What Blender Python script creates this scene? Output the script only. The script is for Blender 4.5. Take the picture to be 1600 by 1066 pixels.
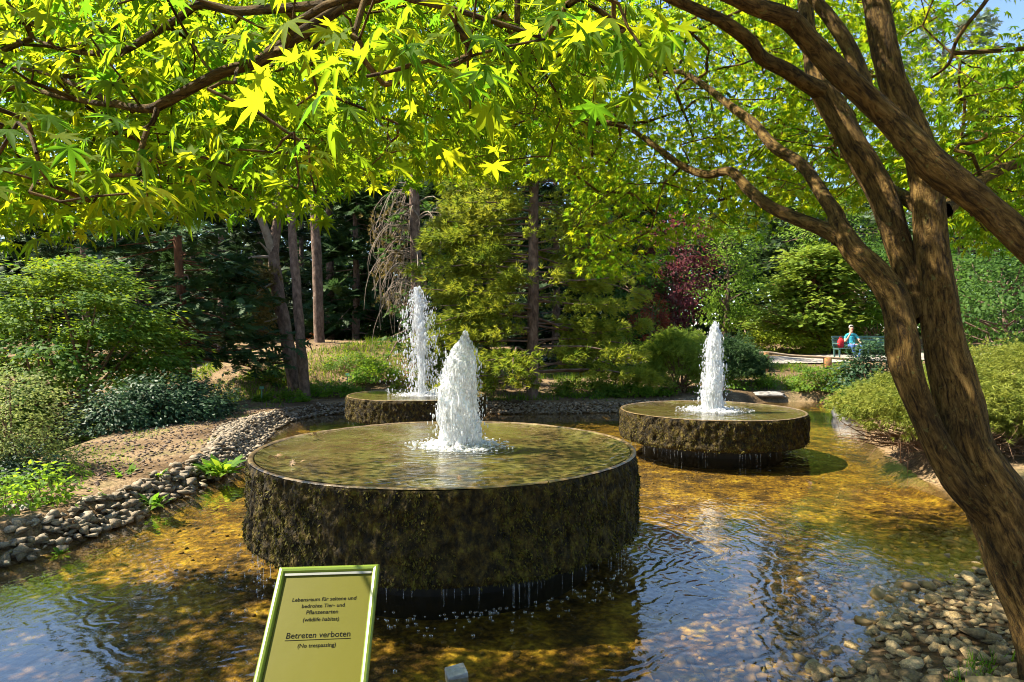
import bpy, bmesh, math, random
import numpy as np
from mathutils import Vector, Matrix

for o in list(bpy.data.objects):
    bpy.data.objects.remove(o)
SC = bpy.context.scene
COL = SC.collection
rng = np.random.default_rng(11)
random.seed(5)
R = math.radians

# ------------------------------------------------------------------ camera
F = 1006.0          # focal length in pixels of the 1600 wide photograph
HY = 526.0          # horizon row
CZ = 1.92           # eye height above the water (water is z = 0)
cam = bpy.data.cameras.new('camera')
cam.sensor_width = 36.0
cam.lens = F / 1600 * 36
cam.shift_y = -(533 - HY) / 1600
cam.clip_start = 0.05
cam.clip_end = 600
camo = bpy.data.objects.new('camera', cam)
COL.objects.link(camo)
camo.location = (0, 0, CZ)
camo.rotation_euler = (R(90), 0, 0)
SC.camera = camo

# ------------------------------------------------------------------ world, sun, exposure
SUN_AZ, SUN_EL = 88.0, 52.0      # degrees left of the view direction, elevation
w = bpy.data.worlds.new('World'); SC.world = w; w.use_nodes = True
nt = w.node_tree
for n in list(nt.nodes): nt.nodes.remove(n)
sky = nt.nodes.new('ShaderNodeTexSky'); sky.sky_type = 'NISHITA'; sky.sun_disc = False
sky.sun_elevation = R(SUN_EL); sky.sun_rotation = R(-SUN_AZ)
sky.air_density = 1.0; sky.dust_density = 0.3; sky.ozone_density = 2.5; sky.altitude = 100
bg = nt.nodes.new('ShaderNodeBackground'); bg.inputs[1].default_value = 0.09
wo = nt.nodes.new('ShaderNodeOutputWorld')
nt.links.new(sky.outputs[0], bg.inputs[0]); nt.links.new(bg.outputs[0], wo.inputs[0])
sl = bpy.data.lights.new('sun', 'SUN'); sl.energy = 5.0; sl.angle = R(0.53); sl.color = (1.0, 0.91, 0.74)
so = bpy.data.objects.new('sun', sl); COL.objects.link(so)
sd = Vector((-math.sin(R(SUN_AZ)) * math.cos(R(SUN_EL)), math.cos(R(SUN_AZ)) * math.cos(R(SUN_EL)), math.sin(R(SUN_EL))))
so.rotation_euler = sd.to_track_quat('Z', 'Y').to_euler()
so.location = sd * 60
vs = SC.view_settings
vs.view_transform = 'Standard'; vs.look = 'None'; vs.gamma = 1.0; vs.use_curve_mapping = False
vs.exposure = 1.82
SC.render.engine = 'CYCLES'
SC.cycles.use_denoising = True
SC.cycles.filter_width = 1.0
SC.cycles.use_adaptive_sampling = True; SC.cycles.adaptive_threshold = 0.015; SC.cycles.adaptive_min_samples = 16
SC.cycles.max_bounces = 6; SC.cycles.diffuse_bounces = 3; SC.cycles.glossy_bounces = 2
SC.cycles.transmission_bounces = 4; SC.cycles.transparent_max_bounces = 8
SC.cycles.sample_clamp_indirect = 6.0
SC.cycles.caustics_reflective = False; SC.cycles.caustics_refractive = False

# ------------------------------------------------------------------ helpers
def P(px, py, d):
    return np.array([(px - 800) / F * d, d, CZ - (py - HY) / F * d])

def proj(p):
    d = np.maximum(p[:, 1], 1e-3)
    return 800 + p[:, 0] / d * F, HY - (p[:, 2] - CZ) / d * F

def tag(o, label=None, cat=None, group=None, kind=None):
    if label: o['label'] = label
    if cat: o['category'] = cat
    if group: o['group'] = group
    if kind: o['kind'] = kind
    return o

def link(o, parent=None):
    COL.objects.link(o)
    if parent is not None: o.parent = parent
    return o

def empty(name, loc=(0, 0, 0), label=None, cat=None, group=None, rz=0.0):
    o = bpy.data.objects.new(name, None); o.empty_display_size = 0.1
    o.location = loc; o.rotation_euler = (0, 0, rz)
    COL.objects.link(o)
    return tag(o, label, cat, group)

def np_mesh(name, V, Fc, attrs=None, smooth=False, vec=None):
    V = np.ascontiguousarray(V, dtype=np.float32); Fc = np.ascontiguousarray(Fc, dtype=np.int32)
    me = bpy.data.meshes.new(name)
    nf, k = Fc.shape
    me.vertices.add(len(V)); me.vertices.foreach_set('co', V.ravel())
    me.loops.add(nf * k); me.loops.foreach_set('vertex_index', Fc.ravel())
    me.polygons.add(nf)
    me.polygons.foreach_set('loop_start', np.arange(0, nf * k, k, dtype=np.int32))
    try: me.polygons.foreach_set('loop_total', np.full(nf, k, dtype=np.int32))
    except Exception: pass
    if smooth: me.polygons.foreach_set('use_smooth', np.ones(nf, dtype=bool))
    for an, av in (attrs or {}).items():
        a = me.attributes.new(an, 'FLOAT', 'POINT'); a.data.foreach_set('value', np.asarray(av, dtype=np.float32))
    for an, av in (vec or {}).items():
        a = me.attributes.new(an, 'FLOAT_VECTOR', 'POINT'); a.data.foreach_set('vector', np.asarray(av, dtype=np.float32).ravel())
    me.update(calc_edges=True)
    return me

def obj(name, me, mat=None, parent=None):
    o = bpy.data.objects.new(name, me)
    if mat is not None and len(me.materials) == 0: me.materials.append(mat)
    return link(o, parent)

def unit(v):
    return v / np.maximum(np.linalg.norm(v, axis=-1, keepdims=True), 1e-9)

def rdir(n):
    return unit(rng.normal(size=(n, 3)))

# lattice value noise, vectorised
_T = np.random.default_rng(3).random((64, 64, 64)).astype(np.float32)
def vnoise(p):
    p = np.asarray(p, dtype=np.float64); i = np.floor(p).astype(int); f = p - i
    f = f * f * (3 - 2 * f)
    x0, y0, z0 = (i[..., 0] & 63), (i[..., 1] & 63), (i[..., 2] & 63)
    x1, y1, z1 = (x0 + 1) & 63, (y0 + 1) & 63, (z0 + 1) & 63
    fx, fy, fz = f[..., 0], f[..., 1], f[..., 2]
    a = _T[x0, y0, z0] * (1 - fx) + _T[x1, y0, z0] * fx
    b = _T[x0, y1, z0] * (1 - fx) + _T[x1, y1, z0] * fx
    c = _T[x0, y0, z1] * (1 - fx) + _T[x1, y0, z1] * fx
    d = _T[x0, y1, z1] * (1 - fx) + _T[x1, y1, z1] * fx
    return (a * (1 - fy) + b * fy) * (1 - fz) + (c * (1 - fy) + d * fy) * fz - 0.5
def fbm(p, o=3):
    p = np.asarray(p, dtype=np.float64); s = 0; a = 1.0
    for k in range(o):
        s = s + a * vnoise(p * 2 ** k + 17.3 * k); a *= 0.5
    return s
def sstep(a, b, x):
    t = np.clip((x - a) / (b - a), 0, 1); return t * t * (3 - 2 * t)

# ------------------------------------------------------------------ materials
def nodes_of(name):
    m = bpy.data.materials.new(name); m.use_nodes = True
    n = m.node_tree
    for x in list(n.nodes): n.nodes.remove(x)
    out = n.nodes.new('ShaderNodeOutputMaterial')
    def N(t, **kw):
        x = n.nodes.new('ShaderNode' + t)
        for k, v in kw.items(): setattr(x, k, v)
        return x
    def L(a, b): n.links.new(a, b)
    return m, N, L, out

def ramp(N, stops, interp='LINEAR'):
    r = N('ValToRGB'); e = r.color_ramp.elements; r.color_ramp.interpolation = interp
    while len(e) < len(stops): e.new(0.5)
    for k, (p, c) in enumerate(stops):
        e[k].position = p; e[k].color = (*c, 1) if len(c) == 3 else c
    return r

def leaf_mat(name, c0, c1, t0=None, t1=None, trans=0.4, rough=0.6, spec=0.15):
    """c0..c1 leaf colour by the leaf's own random tint, t0..t1 colour of light passing through"""
    m, N, L, out = nodes_of(name)
    at = N('Attribute', attribute_name='tint')
    r1 = ramp(N, [(0, c0), (1, c1)]); L(at.outputs['Fac'], r1.inputs[0])
    p = N('BsdfPrincipled'); L(r1.outputs[0], p.inputs['Base Color'])
    p.inputs['Roughness'].default_value = rough; p.inputs['Specular IOR Level'].default_value = spec
    t0 = t0 or tuple(min(1, 2.2 * x) for x in c0); t1 = t1 or tuple(min(1, 2.2 * x) for x in c1)
    r2 = ramp(N, [(0, t0), (1, t1)]); L(at.outputs['Fac'], r2.inputs[0])
    t = N('BsdfTranslucent'); L(r2.outputs[0], t.inputs[0])
    mx = N('MixShader'); mx.inputs[0].default_value = trans
    L(p.outputs[0], mx.inputs[1]); L(t.outputs[0], mx.inputs[2]); L(mx.outputs[0], out.inputs[0])
    return m

def noise_mat(name, stops, scale=3.0, detail=6, rough=0.9, bump=0.3, bscale=None, coord='Object', stretch=(1, 1, 1), spec=0.3, attr=None, metallic=0.0, bdist=0.02):
    m, N, L, out = nodes_of(name)
    if attr:
        a = N('Attribute', attribute_name=attr); src = a.outputs['Vector']
    else:
        a = N('TexCoord'); src = a.outputs[coord]
    mp = N('Mapping'); mp.inputs['Scale'].default_value = stretch; L(src, mp.inputs[0])
    t = N('TexNoise'); t.inputs['Scale'].default_value = scale; t.inputs['Detail'].default_value = detail
    t.inputs['Roughness'].default_value = 0.62
    L(mp.outputs[0], t.inputs[0])
    r = ramp(N, stops); L(t.outputs[0], r.inputs[0])
    p = N('BsdfPrincipled'); L(r.outputs[0], p.inputs['Base Color'])
    p.inputs['Roughness'].default_value = rough; p.inputs['Specular IOR Level'].default_value = spec
    p.inputs['Metallic'].default_value = metallic
    if bump:
        t2 = N('TexNoise'); t2.inputs['Scale'].default_value = bscale or scale * 4; t2.inputs['Detail'].default_value = 5
        L(mp.outputs[0], t2.inputs[0])
        b = N('Bump'); b.inputs['Strength'].default_value = bump; b.inputs['Distance'].default_value = bdist
        L(t2.outputs[0], b.inputs['Height']); L(b.outputs[0], p.inputs['Normal'])
    L(p.outputs[0], out.inputs[0])
    return m

M = {}
M['maple'] = leaf_mat('maple_leaf', (.055, .13, .012), (.12, .19, .014), (.12, .33, .012), (.68, .65, .012), trans=.6, rough=.7, spec=.06)
M['green_shrub'] = leaf_mat('green_shrub_leaf', (.025, .085, .012), (.13, .21, .02), (.06, .20, .012), (.45, .50, .02), trans=.42)
M['pale_shrub'] = leaf_mat('pale_shrub_leaf', (.08, .11, .022), (.22, .25, .07), trans=.35)
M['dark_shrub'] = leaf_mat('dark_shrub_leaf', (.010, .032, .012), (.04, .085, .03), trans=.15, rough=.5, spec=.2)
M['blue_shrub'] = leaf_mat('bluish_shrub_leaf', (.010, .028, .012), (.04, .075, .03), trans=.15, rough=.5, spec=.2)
M['weed'] = leaf_mat('weed_leaf', (.04, .12, .012), (.14, .24, .02), (.15, .38, .02), (.45, .58, .03), trans=.45)
M['yellow_shrub'] = leaf_mat('yellow_green_leaf', (.10, .17, .01), (.26, .29, .015), (.25, .38, .02), (.5, .5, .02), trans=.4)
M['juniper'] = leaf_mat('juniper_spray', (.08, .15, .018), (.25, .32, .04), (.14, .26, .02), (.42, .48, .04), trans=.35, rough=.6)
M['juniper_near'] = leaf_mat('near_juniper_spray', (.09, .13, .02), (.28, .29, .05), (.16, .24, .02), (.42, .43, .05), trans=.3, rough=.6)
M['pine'] = leaf_mat('pine_needle', (.06, .12, .012), (.27, .29, .03), (.16, .27, .02), (.55, .53, .04), trans=.45, rough=.5)
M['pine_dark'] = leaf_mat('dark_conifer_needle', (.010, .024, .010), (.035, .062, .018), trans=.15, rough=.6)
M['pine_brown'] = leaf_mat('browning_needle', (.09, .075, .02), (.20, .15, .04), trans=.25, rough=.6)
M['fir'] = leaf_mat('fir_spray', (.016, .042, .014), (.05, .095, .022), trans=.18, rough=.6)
M['cedar'] = leaf_mat('cedar_spray', (.07, .11, .07), (.18, .22, .13), trans=.2, rough=.6)
M['broad'] = leaf_mat('broadleaf', (.022, .06, .012), (.08, .15, .02), trans=.35)
M['broad_light'] = leaf_mat('light_broadleaf', (.06, .13, .014), (.15, .22, .02), trans=.4)
M['purple'] = leaf_mat('purple_leaf', (.045, .012, .018), (.16, .045, .05), (.09, .02, .02), (.3, .07, .06), trans=.35)
M['red'] = leaf_mat('red_leaf', (.10, .02, .012), (.22, .06, .02), trans=.3)
M['orange'] = leaf_mat('orange_flower', (.35, .06, .01), (.6, .16, .01), trans=.3)
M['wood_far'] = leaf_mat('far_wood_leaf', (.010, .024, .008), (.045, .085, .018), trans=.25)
def bark_maple():
    m, N, L, out = nodes_of('maple_bark')
    a = N('Attribute', attribute_name='bark')
    def nz(scale, st, detail=6, rg=.65, dist=0.0):
        mp = N('Mapping'); mp.inputs['Scale'].default_value = st; L(a.outputs['Vector'], mp.inputs[0])
        t = N('TexNoise'); t.inputs['Scale'].default_value = scale; t.inputs['Detail'].default_value = detail; t.inputs['Roughness'].default_value = rg; t.inputs['Distortion'].default_value = dist
        L(mp.outputs[0], t.inputs[0]); return t.outputs[0]
    fis = nz(46, (1, 1, .24), 9, .74, .6); blot = nz(5, (1, 1, .5), 5); fine = nz(110, (1, 1, .6), 4); lich = nz(22, (1, 1, 1), 6, .75)
    r = ramp(N, [(.36, (.012, .007, .002)), (.44, (.05, .030, .008)), (.53, (.125, .078, .022)), (.66, (.23, .155, .055))]); L(fis, r.inputs[0])
    rb = ramp(N, [(.35, (.55, .52, .45)), (.62, (1.25, 1.15, .95))]); L(blot, rb.inputs[0])
    mu = N('MixRGB', blend_type='MULTIPLY'); mu.inputs[0].default_value = 1; L(r.outputs[0], mu.inputs[1]); L(rb.outputs[0], mu.inputs[2])
    rl = ramp(N, [(.60, (0, 0, 0)), (.68, (.75, .75, .75))]); L(lich, rl.inputs[0])
    mg = N('MixRGB'); L(rl.outputs[0], mg.inputs[0]); L(mu.outputs[0], mg.inputs[1]); mg.inputs[2].default_value = (.14, .15, .045, 1)
    rp = ramp(N, [(.73, (0, 0, 0)), (.76, (.8, .8, .8))]); L(nz(15, (1, 1, .9), 4, .6), rp.inputs[0])
    mg2 = N('MixRGB'); L(rp.outputs[0], mg2.inputs[0]); L(mg.outputs[0], mg2.inputs[1]); mg2.inputs[2].default_value = (.38, .36, .28, 1)
    p = N('BsdfPrincipled'); p.inputs['Roughness'].default_value = .9; p.inputs['Specular IOR Level'].default_value = .2; L(mg2.outputs[0], p.inputs['Base Color'])
    ad = N('Math', operation='MULTIPLY_ADD'); ad.inputs[1].default_value = .35; L(fine, ad.inputs[0]); L(fis, ad.inputs[2])
    b = N('Bump'); b.inputs['Strength'].default_value = 1; b.inputs['Distance'].default_value = .03; L(ad.outputs[0], b.inputs['Height']); L(b.outputs[0], p.inputs['Normal']); L(p.outputs[0], out.inputs[0])
    return m
M['bark_maple'] = bark_maple()
M['bark_pine'] = noise_mat('pine_bark', [(.3, (.045, .030, .022)), (.55, (.16, .105, .075)), (.75, (.26, .19, .14))], scale=10, attr='bark', stretch=(1, 1, .5), bump=.9, bscale=24, rough=.95, bdist=.03)
M['bark_red'] = noise_mat('reddish_bark', [(.3, (.06, .025, .014)), (.6, (.20, .085, .04)), (.8, (.28, .14, .08))], scale=10, attr='bark', stretch=(1, 1, .4), bump=.9, bscale=24, rough=.95, bdist=.03)
M['dead_twig'] = noise_mat('dead_twig', [(.3, (.16, .12, .085)), (.7, (.34, .28, .21))], scale=6, bump=0)
M['brown_twig'] = noise_mat('brown_twig', [(.3, (.10, .055, .03)), (.7, (.24, .15, .09))], scale=6, bump=0)

# ------------------------------------------------------------------ foliage templates (base at origin, tip +Y, face +Z)
def t_diamond(wd=.5, fold=.12):
    V = np.array([[0, 0, 0], [wd / 2, .45, -fold], [0, 1, -.1], [-wd / 2, .45, -fold]]); return V, np.array([[0, 1, 2], [0, 2, 3]])
def t_maple(curl=.55, wd=11, fold=0.0):
    angs = [-122, -80, -40, 0, 40, 80, 122]; Ls = [.30, .50, .60, .66, .60, .50, .30]
    pts = [(-168, .05)]
    for k, (a, l) in enumerate(zip(angs, Ls)):
        pts += [(a - wd, l * .55), (a, l), (a + wd, l * .55)]
        if k < 6: pts.append(((a + angs[k + 1]) / 2, .19))
    pts.append((168, .05))
    V = [(0, 0, 0)]
    for a, r in pts:
        x, y = r * math.sin(R(a)), r * math.cos(R(a)); V.append((x, y + .0, -curl * r * r + fold * abs(x)))
    n = len(pts); Fc = [(0, i + 1, i) for i in range(1, n)] + [(0, 1, n)]
    return np.array(V) + np.array([0, .12, 0]), np.array(Fc)
def t_tuft(n=9, spread=.9, wd=.075, seed=1):
    g = np.random.default_rng(seed); V = []; Fc = []
    for k in range(n):
        a = 2 * math.pi * k / n + g.uniform(-.3, .3); s = spread * g.uniform(.35, 1)
        d = np.array([math.cos(a) * s, 1.0, math.sin(a) * s]); d /= np.linalg.norm(d); d *= g.uniform(.75, 1.05)
        sv = np.cross(d, g.normal(size=3)); sv /= np.linalg.norm(sv); sv *= wd
        b = d * .05; i = len(V); V += [b - sv, b + sv, d]; Fc.append((i, i + 1, i + 2))
    return np.array(V), np.array(Fc)
def t_spray(n=5, seed=2, wd=.16):
    """flat feathery spray: a spine with side leaflets"""
    V = []; Fc = []
    def blade(b, d, wdt):
        s = np.array([d[1], -d[0], 0]) * wdt; i = len(V)
        V.extend([b, b + d * .5 + s + np.array([0, 0, -.03]), b + d, b + d * .5 - s + np.array([0, 0, -.03])]); Fc.extend([(i, i + 1, i + 2), (i, i + 2, i + 3)])
    blade(np.zeros(3), np.array([0, 1., -.12]), wd * .6)
    for k in range(n):
        t = .12 + .7 * k / n
        for s in (-1, 1):
            a = R(48) * s; l = .5 * (1 - t * .6)
            blade(np.array([0, t, -.1 * t]), np.array([math.sin(a) * l, math.cos(a) * l, -.06]), wd)
    return np.array(V), np.array(Fc)
T_DIA, T_MAPLE, T_TUFT, T_SPRAY, T_SPRAY3 = t_diamond(), t_maple(), t_tuft(), t_spray(4), t_spray(3, wd=.2)
T_MAPLE2 = t_maple(1.25, 8.5, .25); T_MAPLE3 = t_maple(.1, 13, .3)
T_NARROW = t_diamond(.28, .06)
T_TUFT6 = t_tuft(6, 1.1, .08, 4)

def foliage(name, tmpl, pos, nrm, tip, size, mat, parent=None, tint=None):
    TV, TF = tmpl; n = len(pos); k = len(TV)
    pos = np.asarray(pos); nrm = unit(np.asarray(nrm)); tip = np.asarray(tip)
    ey = tip - (tip * nrm).sum(1, keepdims=True) * nrm
    bad = np.linalg.norm(ey, axis=1) < 1e-4; ey[bad] = np.cross(nrm[bad], [1, 0.2, 0.1])
    ey = unit(ey); ex = np.cross(ey, nrm)
    size = np.broadcast_to(np.asarray(size, dtype=float), (n,))
    V = (TV[None, :, 0, None] * ex[:, None] + TV[None, :, 1, None] * ey[:, None] + TV[None, :, 2, None] * nrm[:, None]) * size[:, None, None] + pos[:, None]
    Fc = TF[None] + (np.arange(n) * k)[:, None, None]
    if tint is None: tint = rng.random(n)
    me = np_mesh(name, V.reshape(-1, 3), Fc.reshape(-1, 3), {'tint': np.repeat(tint, k)})
    return obj(name, me, mat, parent)

# ------------------------------------------------------------------ tubes
def tube_arrays(pts, rad, sides=8, jit=0.0, seed=0, sub=1, ridge=0.0):
    pts = np.asarray(pts, dtype=float); rad = np.asarray(rad, dtype=float)
    if sub > 1 and len(pts) > 2:
        n = len(pts); t = np.linspace(0, n - 1, (n - 1) * sub + 1); i = np.clip(np.floor(t).astype(int), 0, n - 2); f = (t - i)[:, None]
        p0 = pts[np.maximum(i - 1, 0)]; p1 = pts[i]; p2 = pts[i + 1]; p3 = pts[np.minimum(i + 2, n - 1)]
        npts = .5 * ((2 * p1) + (-p0 + p2) * f + (2 * p0 - 5 * p1 + 4 * p2 - p3) * f ** 2 + (-p0 + 3 * p1 - 3 * p2 + p3) * f ** 3)
        rad = rad[i] * (1 - f[:, 0]) + rad[i + 1] * f[:, 0]; pts = npts
    n = len(pts); tan = unit(np.gradient(pts, axis=0))
    ref = np.array([0.31, -.8, .2]); u = np.cross(tan[0], ref); u /= np.linalg.norm(u); U = []
    for k in range(n):
        u = u - tan[k] * (u @ tan[k]); u /= max(np.linalg.norm(u), 1e-9); U.append(u)
    U = np.array(U); W = np.cross(tan, U)
    a = np.arange(sides) * 2 * math.pi / sides
    ln = np.concatenate([[0], np.cumsum(np.linalg.norm(np.diff(pts, axis=0), axis=1))])
    ca, sa = np.cos(a), np.sin(a)
    bk = np.stack([rad[:, None] * ca, rad[:, None] * sa, np.broadcast_to(ln[:, None], (n, sides))], -1) + seed * 1.7
    rr = rad[:, None] * np.ones(sides)
    if jit: rr = rr * (1 + jit * fbm(bk * np.array([1 / max(rad.max(), .01) * 1.2, 1 / max(rad.max(), .01) * 1.2, 2.5]), 3))
    if ridge: rr = rr * (1 + ridge * (fbm(bk * np.array([38, 38, 5.0]), 3) + .5 * fbm(bk * np.array([90, 90, 26.0]) + 5, 2)))
    V = pts[:, None] + U[:, None] * (rr * ca)[..., None] + W[:, None] * (rr * sa)[..., None]
    q = np.arange(n - 1)[:, None] * sides + np.arange(sides)[None]; q2 = np.arange(n - 1)[:, None] * sides + (np.arange(sides)[None] + 1) % sides
    Fc = np.stack([q, q2, q2 + sides, q + sides], -1).reshape(-1, 4)
    return V.reshape(-1, 3), Fc, bk.reshape(-1, 3)

def tubes(name, lst, mat, parent=None, sides=6, jit=0.0, sub=1, ridge=0.0):
    Vs, Fs, Bs = [], [], []; off = 0
    for k, (p, r) in enumerate(lst):
        V, Fc, B = tube_arrays(p, r, sides, jit, k % 7, sub, ridge)
        Vs.append(V); Fs.append(Fc + off); Bs.append(B); off += len(V)
    me = np_mesh(name, np.concatenate(Vs), np.concatenate(Fs), smooth=True, vec={'bark': np.concatenate(Bs)})
    return obj(name, me, mat, parent)

# boxes and simple solids collected into one mesh per part
class MB:
    def __init__(s): s.V = []; s.F = []
    def box(s, c, size, rot=None):
        h = np.array(size) / 2; i = len(s.V)
        for sx in (-1, 1):
            for sy in (-1, 1):
                for sz in (-1, 1):
                    v = np.array([sx, sy, sz]) * h
                    if rot is not None: v = rot @ v
                    s.V.append(np.array(c) + v)
        s.F += [(i + a, i + b, i + c2, i + d) for a, b, c2, d in ((0, 1, 3, 2), (4, 6, 7, 5), (0, 4, 5, 1), (2, 3, 7, 6), (0, 2, 6, 4), (1, 5, 7, 3))]
        return s
    def build(s, name, mat, parent=None, bevel=0.0):
        me = bpy.data.meshes.new(name); me.from_pydata([tuple(v) for v in s.V], [], s.F); me.update()
        o = obj(name, me, mat, parent)
        if bevel:
            b = o.modifiers.new('bevel', 'BEVEL'); b.width = bevel; b.segments = 2
        return o

def hulls(n, seed, flat=.6, pts=13):
    """a few irregular convex stones, unit size"""
    g = np.random.default_rng(seed); out = []
    for k in range(n):
        bm = bmesh.new()
        for v in unit(g.normal(size=(pts, 3))) * g.uniform(.75, 1.0, (pts, 1)):
            bm.verts.new(v * np.array([1, g.uniform(.6, .95), flat * g.uniform(.75, 1.2)]) * .5)
        bmesh.ops.convex_hull(bm, input=bm.verts)
        lo = [v for v in bm.verts if not v.link_faces]
        bmesh.ops.delete(bm, geom=lo, context='VERTS')
        bmesh.ops.triangulate(bm, faces=bm.faces)
        bm.verts.index_update()
        out.append((np.array([v.co for v in bm.verts]), np.array([[v.index for v in f.verts] for f in bm.faces])))
        bm.free()
    return out

def scatter_hulls(name, temps, pos, size, mat, parent=None, tilt=.35):
    Vs, Fs, Ts = [], [], []; off = 0
    for k in range(len(pos)):
        V, Fc = temps[k % len(temps)]
        a = rng.uniform(0, 6.28); c, s = math.cos(a), math.sin(a)
        M3 = np.array([[c, -s, 0], [s, c, 0], [0, 0, 1]]) ; tx, ty = rng.uniform(-tilt, tilt, 2)
        M3 = M3 @ np.array(Matrix.Rotation(tx, 3, 'X') @ Matrix.Rotation(ty, 3, 'Y'))
        Vs.append((V * size[k]) @ M3.T + pos[k]); Fs.append(Fc + off); off += len(V); Ts.append(np.full(len(V), rng.random()))
    me = np_mesh(name, np.concatenate(Vs), np.concatenate(Fs), {'tint': np.concatenate(Ts)})
    return obj(name, me, mat, parent)

def stone_mat(name, cols, rough=.85, scale=14):
    m, N, L, out = nodes_of(name)
    at = N('Attribute', attribute_name='tint'); oi = N('ObjectInfo')
    ad = N('Math', operation='ADD'); L(at.outputs['Fac'], ad.inputs[0]); L(oi.outputs['Random'], ad.inputs[1])
    fr = N('Math', operation='FRACT'); L(ad.outputs[0], fr.inputs[0])
    r = ramp(N, [(k / (len(cols) - 1), c) for k, c in enumerate(cols)]); L(fr.outputs[0], r.inputs[0])
    tc = N('TexCoord'); t = N('TexNoise'); t.inputs['Scale'].default_value = scale; t.inputs['Detail'].default_value = 6; L(tc.outputs['Object'], t.inputs[0])
    r2 = ramp(N, [(.3, (.45, .45, .45)), (.7, (1.25, 1.2, 1.1))]); L(t.outputs[0], r2.inputs[0])
    mx = N('MixRGB', blend_type='MULTIPLY'); mx.inputs[0].default_value = 1; L(r.outputs[0], mx.inputs[1]); L(r2.outputs[0], mx.inputs[2])
    p = N('BsdfPrincipled'); p.inputs['Roughness'].default_value = rough; L(mx.outputs[0], p.inputs['Base Color'])
    b = N('Bump'); b.inputs['Strength'].default_value = .6; b.inputs['Distance'].default_value = .01; L(t.outputs[0], b.inputs['Height']); L(b.outputs[0], p.inputs['Normal'])
    L(p.outputs[0], out.inputs[0])
    return m
M['stone'] = stone_mat('edging_stone', [(.13, .10, .06), (.27, .22, .15), (.19, .145, .09), (.32, .27, .20), (.17, .14, .10)])
M['beach'] = stone_mat('shore_stone', [(.30, .21, .09), (.46, .34, .17), (.20, .135, .06), (.40, .31, .17), (.15, .105, .045)])
M['sunken'] = stone_mat('sunken_stone', [(.24, .15, .05), (.34, .23, .09), (.20, .13, .06), (.32, .26, .15)])
M['rock'] = noise_mat('rock', [(.3, (.12, .11, .10)), (.6, (.30, .28, .25)), (.8, (.42, .40, .36))], scale=5, bump=.8, bscale=14, bdist=.05)
# ------------------------------------------------------------------ pond outline and terrain
POND = np.array([(-4.35, 3.1), (-4.28, 5.2), (-4.05, 5.9), (-3.98, 6.8), (-4.0, 8.1), (-3.98, 9.2), (-4.25, 10.6), (-4.85, 13.0), (-5.0, 14.6),
                 (-4.65, 15.7), (-3.9, 16.4), (-2.5, 16.4), (-.8, 15.95), (1.0, 16.0), (2.7, 16.3), (4.5, 16.8), (6.0, 17.8), (7.4, 18.8), (9.2, 19.0),
                 (9.7, 17.6), (8.3, 15.4), (6.7, 12.2), (6.0, 10.0), (5.5, 8.6), (5.5, 7.4), (4.8, 6.2), (4.05, 5.4), (3.1, 4.72), (2.35, 4.1), (1.75, 3.55), (1.2, 3.15), (-1.0, 3.05)])
def seg_dist(x, y, poly, closed=True):
    best = np.full(np.shape(x), 1e9); n = len(poly)
    for k in range(n if closed else n - 1):
        a = poly[k]; b = poly[(k + 1) % n]; d = b - a
        t = np.clip(((x - a[0]) * d[0] + (y - a[1]) * d[1]) / (d @ d), 0, 1)
        best = np.minimum(best, np.hypot(x - a[0] - t * d[0], y - a[1] - t * d[1]))
    return best
def pond_sd(x, y):
    x = np.asarray(x, float); y = np.asarray(y, float)
    ins = np.zeros(np.shape(x), bool); n = len(POND)
    for k in range(n):
        a = POND[k]; b = POND[(k + 1) % n]
        if a[1] == b[1]: continue
        c = ((a[1] > y) != (b[1] > y)) & (x < (b[0] - a[0]) * (y - a[1]) / (b[1] - a[1]) + a[0])
        ins ^= c
    d = seg_dist(x, y, POND)
    return np.where(ins, -d, d)
def gz(x, y):
    x = np.asarray(x, float); y = np.asarray(y, float)
    s = pond_sd(x, y)
    beach = sstep(.3, 1.4, x) * (1 - sstep(5.6, 7.2, y))
    steep = np.where(s > 0, .27 * sstep(0, .35, s), -.17 * sstep(0, .35, -s))
    gentle = np.clip(s * .17, -.17, .30)
    z = steep * (1 - beach) + gentle * beach
    out = sstep(.3, 1.5, s)
    hill = .068 * np.clip(y - 17.5, 0, 14) + .03 * np.clip(y - 31.5, 0, 60)
    mound = 1.05 * sstep(-12.0, -7.5, x) * (1 - sstep(-3.5, -1.5, x)) * sstep(16.8, 22.5, y) * (1 - sstep(24, 30, y))
    lowl = -.75 * sstep(2.2, 4.6, s) * (1 - sstep(15.5, 19, y)) * (1 - sstep(-5.2, -4.2, x)) * sstep(1, 5, y)
    bump = .10 * fbm(np.stack([x * .55, y * .55, 0 * x], -1), 3) * out
    return z + out * (hill + mound + lowl) + bump + .012 * fbm(np.stack([x * 5, y * 5, 0 * x + 4], -1), 2)

def axis(lo, hi, f0, f1, step, grow=1.13):
    a = list(np.arange(f0, f1 + 1e-6, step)); s = step
    while a[-1] < hi: s *= grow; a.append(a[-1] + s)
    s = step
    while a[0] > lo: s *= grow; a.insert(0, a[0] - s)
    return np.array(a)
gx = axis(-220, 220, -7, 10.4, .11); gy = axis(-60, 320, 2.2, 20, .11)
GX, GY = np.meshgrid(gx, gy)
GZ = gz(GX, GY)
V = np.stack([GX, GY, GZ], -1).reshape(-1, 3); nx = len(gx)
q = (np.arange(len(gy) - 1)[:, None] * nx + np.arange(nx - 1)[None]).ravel()
FQ = np.stack([q, q + 1, q + nx + 1, q + nx], -1)
cs = pond_sd(V[FQ].mean(1)[:, 0], V[FQ].mean(1)[:, 1])
def submesh(name, V, Fq):
    u, inv = np.unique(Fq.ravel(), return_inverse=True)
    return np_mesh(name, V[u], inv.reshape(-1, 4), smooth=True)

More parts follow.
